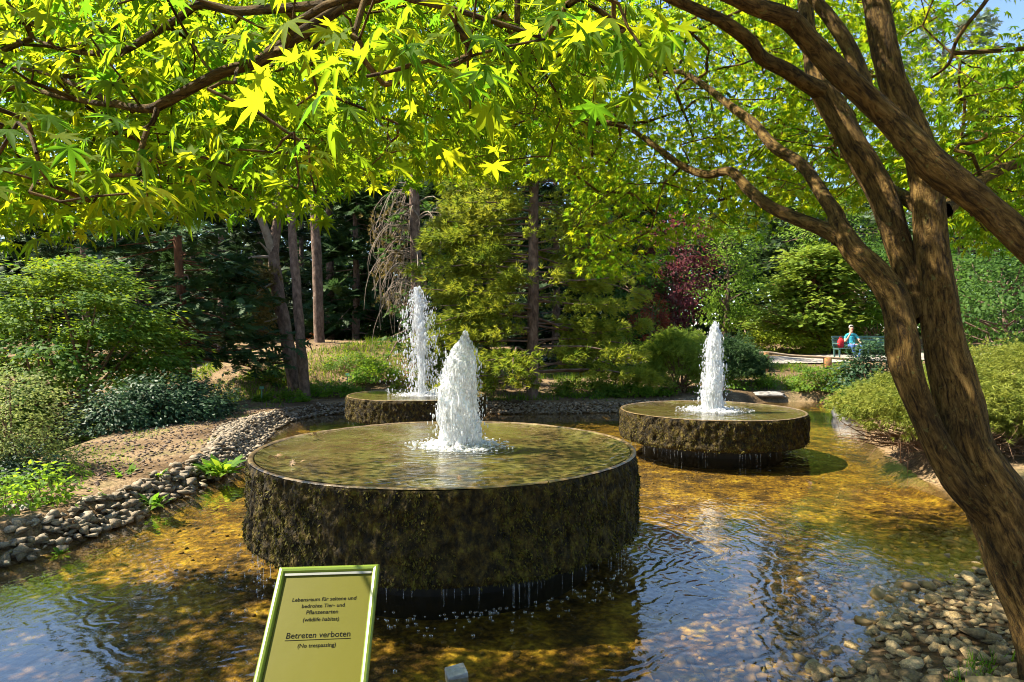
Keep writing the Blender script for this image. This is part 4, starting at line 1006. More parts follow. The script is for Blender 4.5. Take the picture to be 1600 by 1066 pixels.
# clods on the dug bed
cl = np.stack([rng.uniform(-6.6, -4.2, 2600), rng.uniform(5.5, 15, 2600)], -1); sdp = pond_sd(cl[:, 0], cl[:, 1]); cl = cl[(sdp > .5) & (sdp < 2.6)]
M['clod'] = stone_mat('soil_clod', [(.10, .065, .045), (.17, .12, .085), (.13, .09, .06), (.21, .155, .115)], rough=.95)
o = scatter_hulls('soil_clod', HS, np.stack([cl[:, 0], cl[:, 1], gz(cl[:, 0], cl[:, 1]) + .006], -1), rng.uniform(.025, .085, len(cl)), M['clod']); tag(o, 'crumbly brown clods of the dug earth bed', 'soil', kind='stuff')
# needle litter and fallen twigs on the slope
cl = np.stack([rng.uniform(-10, 12, 2500), rng.uniform(16.5, 27, 2500)], -1); cl = cl[pond_sd(cl[:, 0], cl[:, 1]) > .6]
o = scatter_hulls('ground_litter', HS, np.stack([cl[:, 0], cl[:, 1], gz(cl[:, 0], cl[:, 1]) + .01], -1), rng.uniform(.04, .14, len(cl)), M['clod']); tag(o, 'brown leaf litter and clods on the slope behind the pond', 'litter', kind='stuff')

# ------------------------------------------------------------------ path and log rail
M['path'] = noise_mat('gravel_path', [(.3, (.22, .19, .16)), (.6, (.31, .28, .24)), (.8, (.38, .35, .31))], scale=7, bump=.3)
def strip(name, cl_, wd, mat, dz):
    cl_ = np.array(cl_, float); t = np.linspace(0, len(cl_) - 1, 90); i = np.clip(t.astype(int), 0, len(cl_) - 2); f = (t - i)[:, None]; c_ = cl_[i] * (1 - f) + cl_[i + 1] * f
    d = unit(np.gradient(c_, axis=0)); nn = np.stack([-d[:, 1], d[:, 0]], -1)
    cols = np.linspace(-.5, .5, 9); Vv = []
    for c0 in cols:
        q_ = c_ + nn * wd * c0; Vv.append(np.stack([q_[:, 0], q_[:, 1], gz(q_[:, 0], q_[:, 1]) + dz], -1))
    V_ = np.stack(Vv, 1); i = np.arange(89)[:, None] * 9 + np.arange(8)[None]
    return obj(name, np_mesh(name, V_.reshape(-1, 3), np.stack([i, i + 1, i + 10, i + 9], -1).reshape(-1, 4), smooth=True), mat)
o = strip('path', [(-12, 33.5), (-9, 32.0), (-6, 30.0), (2, 26.6), (8, 26.2), (13, 27.3), (19, 28.6), (30, 30)], 2.6, M['path'], .05); tag(o, kind='structure')
M['log'] = noise_mat('weathered_log', [(.3, (.13, .085, .05)), (.55, (.30, .22, .14)), (.75, (.46, .38, .28))], scale=14, attr='bark', stretch=(1, 1, .2), bump=.5, rough=.9)
M['log_end'] = noise_mat('reddish_post', [(.3, (.14, .06, .025)), (.6, (.32, .15, .06)), (.8, (.40, .24, .12))], scale=12, attr='bark', stretch=(1, 1, .3), bump=.5, rough=.9)
def rail(label, pts, d, posts, mat_post='log'):
    """pixel polyline of the rail at distance d"""
    b_ = gp(pts[0][0], d); root = empty('log_rail_fence', b_, label, 'fence')
    w_ = np.array([P(a, b, d + (q[2] if len(q) > 2 else 0)) for q in pts for a, b in [q[:2]]]) - b_
    tubes('rail', [(w_, np.full(len(w_), .045))], M['log'], root, 10, .35, 4)
    for (a, top, rr_) in posts:
        t_ = P(a, top, d); g_ = float(gz(t_[0], t_[1])); lc = t_ - b_
        V_, F_, B_ = tube_arrays([(0, 0, g_ - t_[2] - .15), (0, 0, (g_ - t_[2]) * .5), (0, 0, -.005), (0, 0, .012)], [rr_, rr_ * .97, rr_ * .95, rr_ * .3], 12, .12)
        o = obj('post', np_mesh('post', V_, F_, smooth=True, vec={'bark': B_}), M[mat_post], root); o.location = lc
rail('undulating pale log rail in front of the path below the bench', [(1140, 556), (1165, 554), (1197, 551), (1240, 556), (1293, 559), (1330, 562), (1345, 565)], 23.5, [(1197, 551, .13), (1293, 559, .15)], 'log_end')
rail('shadowed log rail beside the path right of the sunny pine', [(895, 562), (925, 560), (965, 559), (1015, 560)], 23.5, [(928, 560, .12), (1008, 560, .12)])
rail('short log rail behind the back fountain', [(585, 537), (605, 535), (640, 537)], 25, [(606, 535, .10)])

# ------------------------------------------------------------------ bench, bag, people
M['bench_paint'] = noise_mat('bench_paint', [(.3, (.05, .13, .12)), (.7, (.11, .21, .19))], scale=6, bump=0, rough=.5)
BD = 27.0; bb = np.array([(1352 - 800) / F * BD, BD, 0]); bb[2] = float(gz(bb[0], bb[1])) + .05
SEATZ = .44
bn = empty('garden_bench', bb, 'green metal slatted bench by the path, partly hidden by the maple trunk', 'bench')
for k in range(5):
    MB().box((0, -.20 + k * .10, SEATZ), (2.5, .075, .03)).build('seat_slat', M['bench_paint'], bn, .006)
for k in range(4):
    MB().box((0, .275 + k * .02, SEATZ + .12 + k * .12), (2.5, .025, .075)).build('back_slat', M['bench_paint'], bn, .006)
for sx in (-1.18, 0, 1.18):
    q_ = MB(); q_.box((sx, -.20, SEATZ / 2 - .02), (.05, .05, SEATZ)); q_.box((sx, .23, SEATZ / 2 - .02), (.05, .05, SEATZ)); q_.box((sx, .02, SEATZ - .04), (.05, .5, .04)); q_.build('leg_frame', M['bench_paint'], bn)
    MB().box((sx, .32, SEATZ + .24), (.045, .035, .56), np.array(Matrix.Rotation(R(-9), 3, 'X'))).build('back_post', M['bench_paint'], bn)
for sx in (-1.22, 1.22):
    MB().box((sx, .03, SEATZ + .21), (.05, .5, .035)).build('armrest', M['bench_paint'], bn, .008)

M['skin'] = noise_mat('skin', [(.3, (.42, .22, .15)), (.7, (.52, .30, .21))], scale=8, bump=0, rough=.55)
M['shirt'] = noise_mat('turquoise_shirt', [(.35, (.03, .30, .40)), (.65, (.05, .42, .52))], scale=9, bump=.4, bscale=14, rough=.9)
M['pink_shirt'] = noise_mat('pale_pink_shirt', [(.35, (.45, .28, .28)), (.65, (.6, .42, .40))], scale=9, bump=.3, rough=.9)
M['jeans'] = noise_mat('jeans', [(.35, (.03, .07, .22)), (.65, (.07, .15, .38))], scale=12, bump=.3, rough=.95)
M['grey_hair'] = noise_mat('grey_hair', [(.3, (.30, .28, .26)), (.7, (.55, .52, .50))], scale=40, bump=.5, rough=.8)
M['brown_hair'] = noise_mat('brown_hair', [(.3, (.08, .05, .03)), (.7, (.18, .11, .06))], scale=40, bump=.5, rough=.8)
M['shoe'] = noise_mat('shoe', [(.3, (.22, .15, .11)), (.7, (.36, .27, .20))], scale=10, bump=0, rough=.7)
M['eye'] = noise_mat('eye', [(.3, (.02, .015, .01)), (.7, (.03, .02, .015))], scale=5, bump=0, rough=.2)
M['bag_red'] = noise_mat('red_fabric', [(.3, (.42, .015, .02)), (.7, (.62, .03, .04))], scale=9, bump=.3, rough=.8)

def skin_obj(name, verts, edges, rad, mats, parent, pick=None, sub=2, root_i=0):
    me = bpy.data.meshes.new(name); me.from_pydata(verts, edges, []); o = obj(name, me, None, parent)
    s_ = o.modifiers.new('skin', 'SKIN'); s_.use_smooth_shade = True; s_.branch_smoothing = .6
    for i, v in enumerate(me.skin_vertices[0].data):
        v.radius = (rad[i], rad[i]) if np.isscalar(rad[i]) else rad[i]; v.use_root = (i == root_i)
    sb = o.modifiers.new('subdivision', 'SUBSURF'); sb.levels = sub; sb.render_levels = sub
    dg = bpy.context.evaluated_depsgraph_get(); m2 = bpy.data.meshes.new_from_object(o.evaluated_get(dg)); m2.name = name
    o.modifiers.clear(); o.data = m2; m2.materials.clear()
    for m_ in mats: m2.materials.append(m_)
    if pick:
        for p_ in m2.polygons: p_.material_index = pick(p_.center)
    for p_ in m2.polygons: p_.use_smooth = True
    return o

def person(label, loc, rz, shirt, hair, phone=True, scale=1.0):
    """seated figure, seat plane at local z = 0 (hips), facing -Y, one hand raised to the face"""
    r = empty('person', loc, label, 'person', None, rz); r.scale = (scale,) * 3
    V_ = [(0, .05, .10), (0, .06, .28), (0, .04, .48), (0, .03, .56), (0, .02, .64), (0, .01, .74), (0, .015, .83)]
    rd_ = [(.17, .13), (.15, .115), (.175, .115), (.10, .09), (.055, .055), (.078, .092), (.07, .085)]
    E = [(0, 1), (1, 2), (2, 3), (3, 4), (4, 5), (5, 6)]
    def chain(st, pts, rs):
        prev = st
        for p_, q_ in zip(pts, rs):
            V_.append(p_); rd_.append((q_, q_)); E.append((prev, len(V_) - 1)); prev = len(V_) - 1
        return prev
    # legs: thighs forward, one shin hanging, ankles crossed
    lk = chain(0, [(-.10, -.05, .08), (-.12, -.25, .09), (-.13, -.44, .09), (-.06, -.42, -.14), (.02, -.40, -.36), (.03, -.43, -.42), (.02, -.55, -.44)], [.095, .085, .068, .06, .042, .042, .034])
    rk = chain(0, [(.10, -.05, .08), (.16, -.24, .11), (.22, -.42, .13), (.18, -.46, -.08), (.10, -.50, -.30), (.09, -.53, -.37), (.06, -.65, -.40)], [.095, .085, .068, .06, .042, .042, .034])
    # arms
    la = chain(3, [(-.17, .03, .50), (-.25, -.02, .36), (-.27, -.12, .24), (-.20, -.20, .40), (-.09, -.17, .585)], [.062, .048, .040, .036, .026])
    ra = chain(3, [(.17, .03, .50), (.26, .0, .36), (.30, -.10, .22), (.24, -.26, .18), (.17, -.36, .17)], [.062, .048, .040, .034, .026])
    def pick(c):
        if c.z > .585: return 0
        if c.z < -.375: return 3
        if c.y < -.07 and c.z < .145 + .05 * (abs(c.x) > .15) and not (c.x > .20 and c.z > .155 and c.y > -.33) : return 2
        if c.z < .09: return 2
        if abs(c.x) > .215 and c.z < .37: return 0
        if c.y < -.08 and c.z > .14: return 0
        return 1
    skin_obj('body', V_, E, rd_, [M['skin'], M[shirt], M['jeans'], M['shoe']], r, pick)
    # shirt hem and collar
    def hand(p_, dirv, curl, sgn):
        dv = np.array(dirv, float); dv /= np.linalg.norm(dv); sd_ = np.cross(dv, [0, -1, .2]); sd_ /= np.linalg.norm(sd_); pn = np.cross(dv, sd_)
        p_ = np.array(p_); hv = [p_, p_ + dv * .045, p_ + dv * .085]; he = [(0, 1), (1, 2)]; hr = [(.024, .018), (.036, .018), (.036, .017)]
        for k, ln in enumerate((.060, .072, .068, .054)):
            b0 = p_ + dv * .085 + sd_ * (k - 1.5) * .019; i = len(hv)
            hv += [b0, b0 + dv * ln * .5 + pn * .01 * curl, b0 + dv * ln * .85 + pn * .035 * curl]; hr += [.0095, .009, .0075]; he += [(2, i), (i, i + 1), (i + 1, i + 2)]
        i = len(hv); hv += [p_ + dv * .03 + sd_ * sgn * .035, p_ + dv * .065 + sd_ * sgn * .055 + pn * .015]; hr += [.011, .009]; he += [(1, i), (i, i + 1)]
        skin_obj('hand', [tuple(v) for v in hv], he, hr, [M['skin']], r, None, 1)
    hand((-.09, -.17, .585), (.35, .1, 1), 1.2, 1); hand((.17, -.36, .17), (-.6, -.6, -.15), 1.0, -1)
    # head details
    def blob(name, c, s_, mat, sub=2):
        bm = bmesh.new(); bmesh.ops.create_icosphere(bm, subdivisions=sub, radius=1.0)
        for v in bm.verts: v.co = Vector((v.co.x * s_[0] + c[0], v.co.y * s_[1] + c[1], v.co.z * s_[2] + c[2]))
        me = bpy.data.meshes.new(name); bm.to_mesh(me); bm.free()
        for p_ in me.polygons: p_.use_smooth = True
        return obj(name, me, M[mat], r)
    bm = bmesh.new(); bmesh.ops.create_icosphere(bm, subdivisions=3, radius=1.0)
    for v in bm.verts:
        c = v.co; k = 1 + .06 * math.sin(c.x * 17) * math.sin(c.z * 13)
        v.co = Vector((c.x * .088 * k, c.y * .100 * k + .028, c.z * .098 * k + .815))
    bmesh.ops.delete(bm, geom=[v for v in bm.verts if v.co.z < .76 or (v.co.y < -.035 and v.co.z < .87)], context='VERTS')
    me = bpy.data.meshes.new('hair'); bm.to_mesh(me); bm.free(); obj('hair', me, M[hair], r)
    blob('nose', (0, -.082, .775), (.014, .022, .020), 'skin')
    for sx in (-1, 1):
        blob('eye', (sx * .030, -.074, .800), (.010, .006, .006), 'eye', 1); blob('ear', (sx * .080, .012, .785), (.010, .020, .030), 'skin', 1)
    blob('mouth', (0, -.080, .735), (.024, .008, .006), 'bag_red', 1)
    return r
pp_ = P(1331, 541, BD - .05); person('person in turquoise shirt and jeans seated on the green bench, hand to face', (pp_[0], bb[1] - .02, bb[2] + SEATZ + .02), R(-8), 'shirt', 'grey_hair', scale=1.06)
# second bench and seated person far behind the mound
b2 = gp(517, 33.5, .05)
bn2 = empty('garden_bench', b2, 'dark bench half hidden behind the mound and pine trunk', 'bench')
for k in range(4): MB().box((0, -.18 + k * .12, .44), (1.7, .09, .03)).build('seat_slat', M['bench_paint'], bn2)
for k in range(3): MB().box((0, .28 + k * .02, .56 + k * .13), (1.7, .025, .09)).build('back_slat', M['bench_paint'], bn2)
for sx in (-.75, .75):
    q_ = MB(); q_.box((sx, -.18, .21), (.05, .05, .42)); q_.box((sx, .25, .21), (.05, .05, .42)); q_.box((sx, .32, .68), (.045, .035, .5)); q_.build('leg_frame', M['bench_paint'], bn2)
person('distant person in pale top and blue trousers seated behind the mound', (b2[0], b2[1] - .02, b2[2] + .46), R(20), 'pink_shirt', 'brown_hair')

# red bag on the bench
rb = empty('red_bag', (bb[0] - .0, bb[1], bb[2] + SEATZ + .016), 'bright red bag standing on the bench beside the person', 'bag')
rb.location.x = (1313.5 - 800) / F * BD
bm = bmesh.new(); bmesh.ops.create_cube(bm, size=1.0)
bmesh.ops.subdivide_edges(bm, edges=bm.edges, cuts=4, use_grid_fill=True)
for v in bm.verts:
    c = v.co; f_ = 1 - .35 * max(0, c.z) ** 2 * 2; r_ = (abs(c.x * 2) ** 4 + abs(c.y * 2) ** 4 + abs(c.z * 2) ** 4) ** .25; r_ = max(r_, .5); c2 = c / r_ * max(abs(c.x), abs(c.y), abs(c.z)) * 2
    v.co = Vector((c2.x * .23 * f_, c2.y * .17 * f_, c2.z * .40 + .20))
me = bpy.data.meshes.new('bag_body'); bm.to_mesh(me); bm.free()
for p_ in me.polygons: p_.use_smooth = True
obj('bag_body', me, M['bag_red'], rb)
tubes('bag_handle', [([(-.05, 0, .38), (-.04, 0, .45), (.04, 0, .45), (.05, 0, .38)], [.012] * 4)], M['bag_red'], rb, 8, 0, 4)

# ------------------------------------------------------------------ plant label stake, floating bits
M['label_green'] = noise_mat('green_plastic', [(.3, (.08, .20, .13)), (.7, (.12, .28, .18))], scale=5, bump=0, rough=.5)
def stake(label, px, d, h):
    r = empty('plant_label', gp(px, d), label, 'plant label', None, .3)
    MB().box((0, 0, h / 2 - .05), (.025, .008, h + .1)).build('stake', M['label_green'], r)
    MB().box((0, -.007, h - .01), (.11, .006, .07), np.array(Matrix.Rotation(R(-25), 3, 'X'))).build('name_plate', M['label_green'], r)
stake('small green plant label stake on the slope left of the pines', 409, 16.2, .36)
stake('grey plant label stake on the slope near the back fountain', 543, 18.4, .30)
M['fallen'] = leaf_mat('fallen_leaf', (.10, .06, .03), (.22, .14, .07), trans=.1, rough=.5)
def fallen(label, px, py, z, size, n):
    d = (CZ - z) * F / (py - HY); x = (px - 800) / F * d
    r = foliage('fallen_leaf', T_MAPLE, rng.normal(size=(n, 3)) * np.array([size * .5, size * .5, .004]) * (n > 1) + np.array([0, 0, .008 + .01 * (n > 1)]), UP + rng.normal(size=(n, 3)) * .45, rng.normal(size=(n, 3)), size * rng.uniform(.7, 1.2, n), M['fallen'])
    r.location = (x, d, z); return tag(r, label, 'leaf')
fallen('clump of soaked dead leaves on the left of the near basin', 438, 716, .888, .075, 6)
fallen('second soaked leaf clump beside the first on the near basin', 458, 725, .888, .06, 4)
fallen('dead leaf clump at the back left rim of the near basin', 493, 680, .888, .06, 4)
fallen('single brown leaf near the front rim of the near basin', 715, 751, .888, .07, 1)
fallen('yellow leaf floating before the right fountain', 1270, 757, .004, .09, 2)

# tree just outside the left edge whose shade falls on the near left water
broad('broadleaf_tree', 'broadleaf tree standing beyond the left edge, shading the near water', -6.9, 4.4, 5.6, 1.45, 7000, .16, 'broad', low=.45, clumps=80, seed=12, tr=.1)
# ------------------------------------------------------------------ notice stand in the foreground
M['sign_frame'] = noise_mat('green_frame', [(.3, (.11, .155, .014)), (.7, (.135, .185, .02))], scale=4, bump=.05, rough=.32, spec=.5)
M['sign_side'] = noise_mat('aluminium_edge', [(.3, (.20, .20, .17)), (.7, (.27, .27, .23))], scale=4, bump=0, rough=.35, metallic=.6)
M['sign_sheet'] = noise_mat('yellow_green_sheet', [(.3, (.078, .073, .0010)), (.7, (.088, .081, .0014))], scale=3, bump=.03, rough=.45, spec=.2)
M['ink'] = noise_mat('black_ink', [(.3, (.010, .010, .008)), (.7, (.014, .014, .010))], scale=5, bump=0, rough=.9, spec=.0)
M['post_metal'] = noise_mat('dark_post', [(.3, (.03, .03, .03)), (.7, (.05, .05, .05))], scale=8, bump=0, rough=.4, metallic=.5)
TL = P(437, 888, 1.62); W_ = .248; LEN = .347
upv = np.array([-.062, .759, .648]); upv /= np.linalg.norm(upv)
rgt = np.array([1, .076, .0]); rgt = rgt - upv * (rgt @ upv); rgt /= np.linalg.norm(rgt); nv = np.cross(rgt, upv)
ctr = TL + rgt * W_ / 2 - upv * LEN / 2
sx_, sy_ = ctr[0], ctr[1]; sg = float(gz(sx_, sy_))
SGN = empty('notice_stand', (sx_, sy_, sg), 'leaning yellow green notice board in a green frame on a post, foreground', 'sign')
MW = Matrix(((rgt[0], upv[0], nv[0], ctr[0] - sx_), (rgt[1], upv[1], nv[1], ctr[1] - sy_), (rgt[2], upv[2], nv[2], ctr[2] - sg), (0, 0, 0, 1)))
def place(o): o.matrix_local = MW; return o
fw = .0165
def bar(name, pts2, mat='sign_frame'):
    """mitred frame bar with a rounded raised section; pts2 = outer a, outer b, inner b, inner a"""
    a, b, c, d_ = [np.array(q_) for q_ in pts2]; prof = [(0, -.010), (0, .004), (.2, .0085), (.5, .010), (.8, .0085), (1, .003), (1, -.004)]
    V_ = [];
    for (t_, h_) in prof:
        for (o_, i_) in ((a, d_), (b, c)):
            q_ = o_ * (1 - t_) + i_ * t_; V_.append((q_[0], q_[1], h_))
    Fc = [(2 * k, 2 * k + 1, 2 * k + 3, 2 * k + 2) for k in range(len(prof) - 1)] + [(12, 13, 1, 0), tuple(range(0, 14, 2))[::-1], tuple(range(1, 14, 2))]
    me = bpy.data.meshes.new(name); me.from_pydata(V_, [], Fc); me.update()
    return place(obj(name, me, M[mat], SGN))
hw, hl = W_ / 2, LEN / 2; iw, il = hw - fw, hl - fw
bar('frame_bar', [(-hw, hl), (hw, hl), (iw, il), (-iw, il)]); bar('frame_bar', [(hw, hl), (hw, -hl), (iw, -il), (iw, il)])
bar('frame_bar', [(hw, -hl), (-hw, -hl), (-iw, -il), (iw, -il)]); bar('frame_bar', [(-hw, -hl), (-hw, hl), (-iw, il), (-iw, -il)])
place(MB().box((0, 0, -.008), (W_ - .004, LEN - .004, .007)).build('back_plate', M['sign_side'], SGN))
SHEET = place(MB().box((0, 0, -.0015), (iw * 2 - .001, il * 2 - .001, .003)).build('sheet', M['sign_sheet'], SGN))
place(MB().box((0, il - .0042, .0028), (iw * 2 - .002, .006, .003)).build('clip_strip', M['sign_side'], SGN))
def text(s_, y, size, width):
    cu = bpy.data.curves.new('lettering', 'FONT'); cu.body = s_; cu.size = size; cu.align_x = 'CENTER'; cu.resolution_u = 3; cu.offset = .00012
    to = bpy.data.objects.new('tmp', cu); COL.objects.link(to); bpy.context.view_layer.update()
    me = bpy.data.meshes.new_from_object(to.evaluated_get(bpy.context.evaluated_depsgraph_get())); bpy.data.objects.remove(to); me.name = 'lettering'
    co = np.array([v.co for v in me.vertices]); k = width / (co[:, 0].max() - co[:, 0].min()); mid = (co[:, 0].max() + co[:, 0].min()) / 2
    for v in me.vertices: v.co = Vector(((v.co.x - mid) * k, v.co.y * max(k, .9) + y, .0006))
    me.materials.clear(); me.materials.append(M['ink'])
    return obj('lettering', me, None, SHEET)
# heights measured down from the top edge
def yy_(f_): return hl - f_ * .01
text('Lebensraum für seltene und', hl - .0900, .0108, .152)
text('bedrohte Tier- und', hl - .1065, .0108, .101)
text('Pflanzenarten', hl - .1225, .0108, .0745)
text('(wildlife habitat)', hl - .1400, .0108, .084)
text('Betreten verboten', hl - .1790, .0165, .146)
MB().box((0, hl - .1835, .0005), (.149, .0011, .0006)).build('underline', M['ink'], SHEET)
text('(No trespassing)', hl - .2010, .0108, .086)
# post behind the board
V_, F_, B_ = tube_arrays([(0, .0, -.25), (0, .0, .45), (0, .02, ctr[2] - sg - .05), (0, .03, ctr[2] - sg - .012)], [.02] * 4, 14)
obj('post', np_mesh('post', V_, F_, smooth=True, vec={'bark': B_}), M['post_metal'], SGN)

# ------------------------------------------------------------------ the Japanese maple in front
MAP = empty('japanese_maple', (2.75, 3.2, float(gz(2.75, 3.2))), 'large multi stemmed Japanese maple with backlit leaves arching over the pond', 'maple tree')
OFF = np.array(MAP.location)
# px, py, radius px, depth
LIMB = {
 'A': [(1690, 1180, 84, 3.15), (1664, 1066, 68, 3.15), (1634, 963, 58, 3.15), (1595, 875, 55, 3.15), (1560, 790, 53, 3.16), (1512, 700, 45, 3.18), (1500, 640, 42, 3.2), (1476, 540, 34, 3.24), (1463, 450, 31, 3.28), (1455, 380, 28, 3.32), (1449, 300, 27, 3.36), (1434, 225, 24, 3.4), (1412, 169, 24, 3.44), (1390, 112, 24, 3.48), (1368, 0, 22, 3.55), (1352, -110, 18, 3.65), (1330, -260, 13, 3.8), (1290, -420, 7, 4.0)],
 'B': [(1545, 800, 30, 3.14), (1500, 752, 28, 3.12), (1468, 700, 25, 3.12), (1440, 640, 23, 3.12), (1418, 580, 26, 3.14), (1411, 540, 27, 3.16), (1405, 500, 24, 3.2), (1393, 462, 25, 3.24), (1367, 425, 24, 3.3), (1331, 387, 20, 3.4), (1310, 350, 17, 3.5)],
 'C': [(1314, 372, 16, 3.46), (1288, 358, 14, 3.55), (1235, 338, 12, 3.75), (1197, 319, 11, 3.9), (1167, 293, 10, 4.1), (1141, 268, 8.5, 4.25), (1104, 273, 7.5, 4.5), (1066, 259, 6.5, 4.75), (1020, 226, 5, 5.0), (980, 200, 3.5, 5.3), (930, 185, 2, 5.6)],
 'D': [(1310, 352, 16, 3.5), (1306, 334, 14, 3.55), (1290, 311, 12.5, 3.65), (1254, 259, 11, 3.9), (1209, 229, 9.5, 4.15), (1179, 195, 9, 4.4), (1141, 165, 7, 4.65), (1096, 131, 5.5, 5.0), (1060, 112, 4, 5.3), (1010, 120, 2, 5.7)],
 'E': [(1440, 500, 20, 3.3), (1426, 450, 22, 3.36), (1402, 375, 23, 3.45), (1377, 300, 24, 3.55), (1332, 225, 22, 3.65), (1302, 169, 23, 3.75), (1281, 131, 20, 3.82), (1267, 83, 14, 3.95), (1257, 0, 12, 4.1), (1240, -120, 9, 4.4), (1200, -260, 5, 4.8)],
 'G': [(1290, 146, 17, 3.78), (1253, 126, 14, 3.7), (1227, 109, 13.5, 3.6), (1190, 90, 13, 3.5), (1171, 64, 12.5, 3.4), (1130, 34, 11.5, 3.25), (1088, 15, 10, 3.1), (1020, -15, 9, 2.95), (930, -50, 8, 2.8)],
 'F': [(1740, 1230, 60, 2.95), (1790, 900, 42, 2.8), (1780, 650, 38, 2.75), (1720, 500, 34, 2.78), (1652, 424, 30, 2.82), (1600, 376, 27, 2.85), (1553, 334, 25, 2.88), (1508, 297, 25, 2.9), (1463, 264, 27, 2.93), (1426, 225, 25, 2.96), (1392, 188, 23, 3.0), (1351, 150, 22, 3.0), (1306, 109, 22, 3.0), (1268, 68, 20, 3.0), (1231, 30, 18, 2.95), (1178, 10, 15, 2.85), (1110, -20, 14, 2.7), (950, -70, 13, 2.5), (760, -70, 12, 2.35), (640, -22, 11.5, 2.28), (533, 8, 11, 2.25)],
 'H': [(1352, 152, 17, 3.0), (1346, 122, 15, 3.04), (1325, 71, 13, 3.1), (1295, 26, 12, 3.15), (1270, -6, 11, 3.2), (1220, -90, 8, 3.3), (1150, -200, 5, 3.4)],
 'I': [(540, 6, 11, 2.25), (487, 41, 11.5, 2.22), (431, 79, 11.5, 2.2), (397, 99, 10.5, 2.2), (349, 112, 10, 2.2), (300, 137, 10, 2.22), (259, 159, 10, 2.25), (232, 170, 8.5, 2.28), (187, 164, 7, 2.32), (142, 144, 5.5, 2.4), (86, 120, 4, 2.5), (40, 108, 3, 2.6), (-40, 100, 2, 2.7)],
 'I2': [(187, 164, 6, 2.32), (150, 161, 5, 2.36), (90, 150, 5, 2.45), (41, 139, 4, 2.55), (-30, 146, 3, 2.65)],
 'I3': [(246, 164, 5.5, 2.26), (243, 180, 5, 2.25), (231, 199, 4, 2.25), (205, 200, 2.5, 2.3), (170, 210, 1.5, 2.4)],
 'J': [(560, 2, 9, 2.26), (480, 10, 8.5, 2.3), (412, 15, 8, 2.35), (367, 17, 8, 2.4), (330, 9, 8, 2.42), (307, 8, 7.5, 2.42), (277, 30, 7, 2.45), (244, 49, 6.8, 2.5), (210, 71, 6.2, 2.55), (180, 84, 5.8, 2.6), (142, 83, 5, 2.7), (97, 77, 4, 2.8), (50, 60, 2.5, 3.0)],
 'K': [(1560, -40, 5, 3.6), (1542, 0, 4, 3.7), (1510, 40, 3.6, 3.75), (1493, 67, 3.4, 3.8), (1482, 100, 3, 3.85), (1455, 122, 2, 3.95)],
 'L': [(1449, 330, 15, 3.38), (1410, 306, 12, 3.6), (1392, 296, 10, 3.9), (1350, 270, 7, 4.4), (1300, 230, 4, 5.0)],
 'N': [(1476, 330, 14, 3.45), (1520, 290, 11, 3.8), (1570, 262, 9, 4.2), (1640, 240, 7, 4.8), (1720, 180, 4, 5.4)],
}
LIMBPX = []
LN = []        # limb nodes: position, radius
for key, q_ in LIMB.items():
    w_ = np.array([P(a, b, d_) for a, b, r_, d_ in q_]); rr_ = np.array([r_ * d_ / F * .84 for a, b, r_, d_ in q_])
    big_ = key in 'ABEF'
    o = tubes('trunk' if key == 'A' else 'limb', [(w_ - OFF, rr_)], M['bark_maple'], MAP, 72 if big_ else 18, .20, 14 if big_ else 6, .075 if big_ else .05)
    t_ = np.linspace(0, len(w_) - 1, (len(w_) - 1) * 4 + 1); i_ = np.clip(t_.astype(int), 0, len(w_) - 2); f_ = (t_ - i_)[:, None]
    pts = w_[i_] * (1 - f_) + w_[i_ + 1] * f_; rs = rr_[i_] * (1 - f_[:, 0]) + rr_[i_ + 1] * f_[:, 0]
    px_, py_ = proj(pts)
    LIMBPX.append(np.stack([px_, py_, rs / pts[:, 1] * F, pts[:, 1]], -1)[:, :] if key in ('I', 'I2', 'J', 'C', 'D', 'G', 'A', 'B', 'E', 'F') else np.zeros((0, 4)))
    for p_, r_, b_ in zip(pts, rs, py_):
        if p_[2] > 2.35 and r_ < .075: LN.append(p_)
LN = np.array(LN)

# lower outline of the canopy as seen in the photograph's direction, for a hanging edge at the right height
OUT = np.array([(-400, 400), (0, 395), (60, 385), (130, 380), (180, 345), (270, 350), (300, 320), (400, 338), (505, 345), (520, 300), (560, 285), (600, 300), (690, 290), (760, 285), (870, 268), (890, 300), (885, 390), (900, 420), (960, 438), (1020, 430), (1060, 380), (1130, 372), (1200, 372), (1235, 330), (1300, 330), (1440, 320), (1480, 385), (1600, 400), (2200, 420)], float)
def edge_y(px): return np.interp(px, OUT[:, 0], OUT[:, 1])
CL = []
def region(n, x0, x1, y0, y1, d0, d1, bias=1.0, hole=None):
    k = 0
    while k < n:
        a = rng.uniform(x0, x1); b = rng.uniform(y0, y1); d_ = d0 + (d1 - d0) * rng.random() ** bias
        if b > edge_y(a) - 14 * 2.5 / d_ * 2: k += .25; continue
        if hole and hole(a, b): k += .5; continue
        CL.append(P(a, b, d_)); k += 1
skyhole = lambda a, b: (1375 < a < 1500 and 55 < b < 235) or (a > 1500 and b < 75) or (1440 < a < 1500 and b < 60 and rng.random() < .7)
region(50, -160, 510, -60, 390, 1.75, 2.3)
region(330, -260, 530, -60, 390, 2.3, 4.2)
region(150, -200, 560, -60, 330, 3.8, 6.0)
region(200, -120, 530, -60, 350, 2.6, 4.4)
region(110, 900, 1330, -50, 330, 5.5, 8.0)
region(70, 600, 900, -50, 200, 3.0, 5.0)
region(20, 530, 745, -40, 175, 1.25, 1.75)
region(14, 850, 1020, -50, 85, 1.35, 1.8)
region(7, -40, 60, 140, 260, 1.2, 1.5)
region(430, 480, 930, -50, 290, 4.2, 7.4)
region(70, 520, 900, -50, 260, 2.8, 4.2)
region(470, 880, 1230, -50, 438, 4.8, 7.6)
region(290, 1180, 1420, -50, 330, 4.6, 7.5)
region(330, 1420, 1780, -50, 400, 3.8, 7.5, 1.0, skyhole)
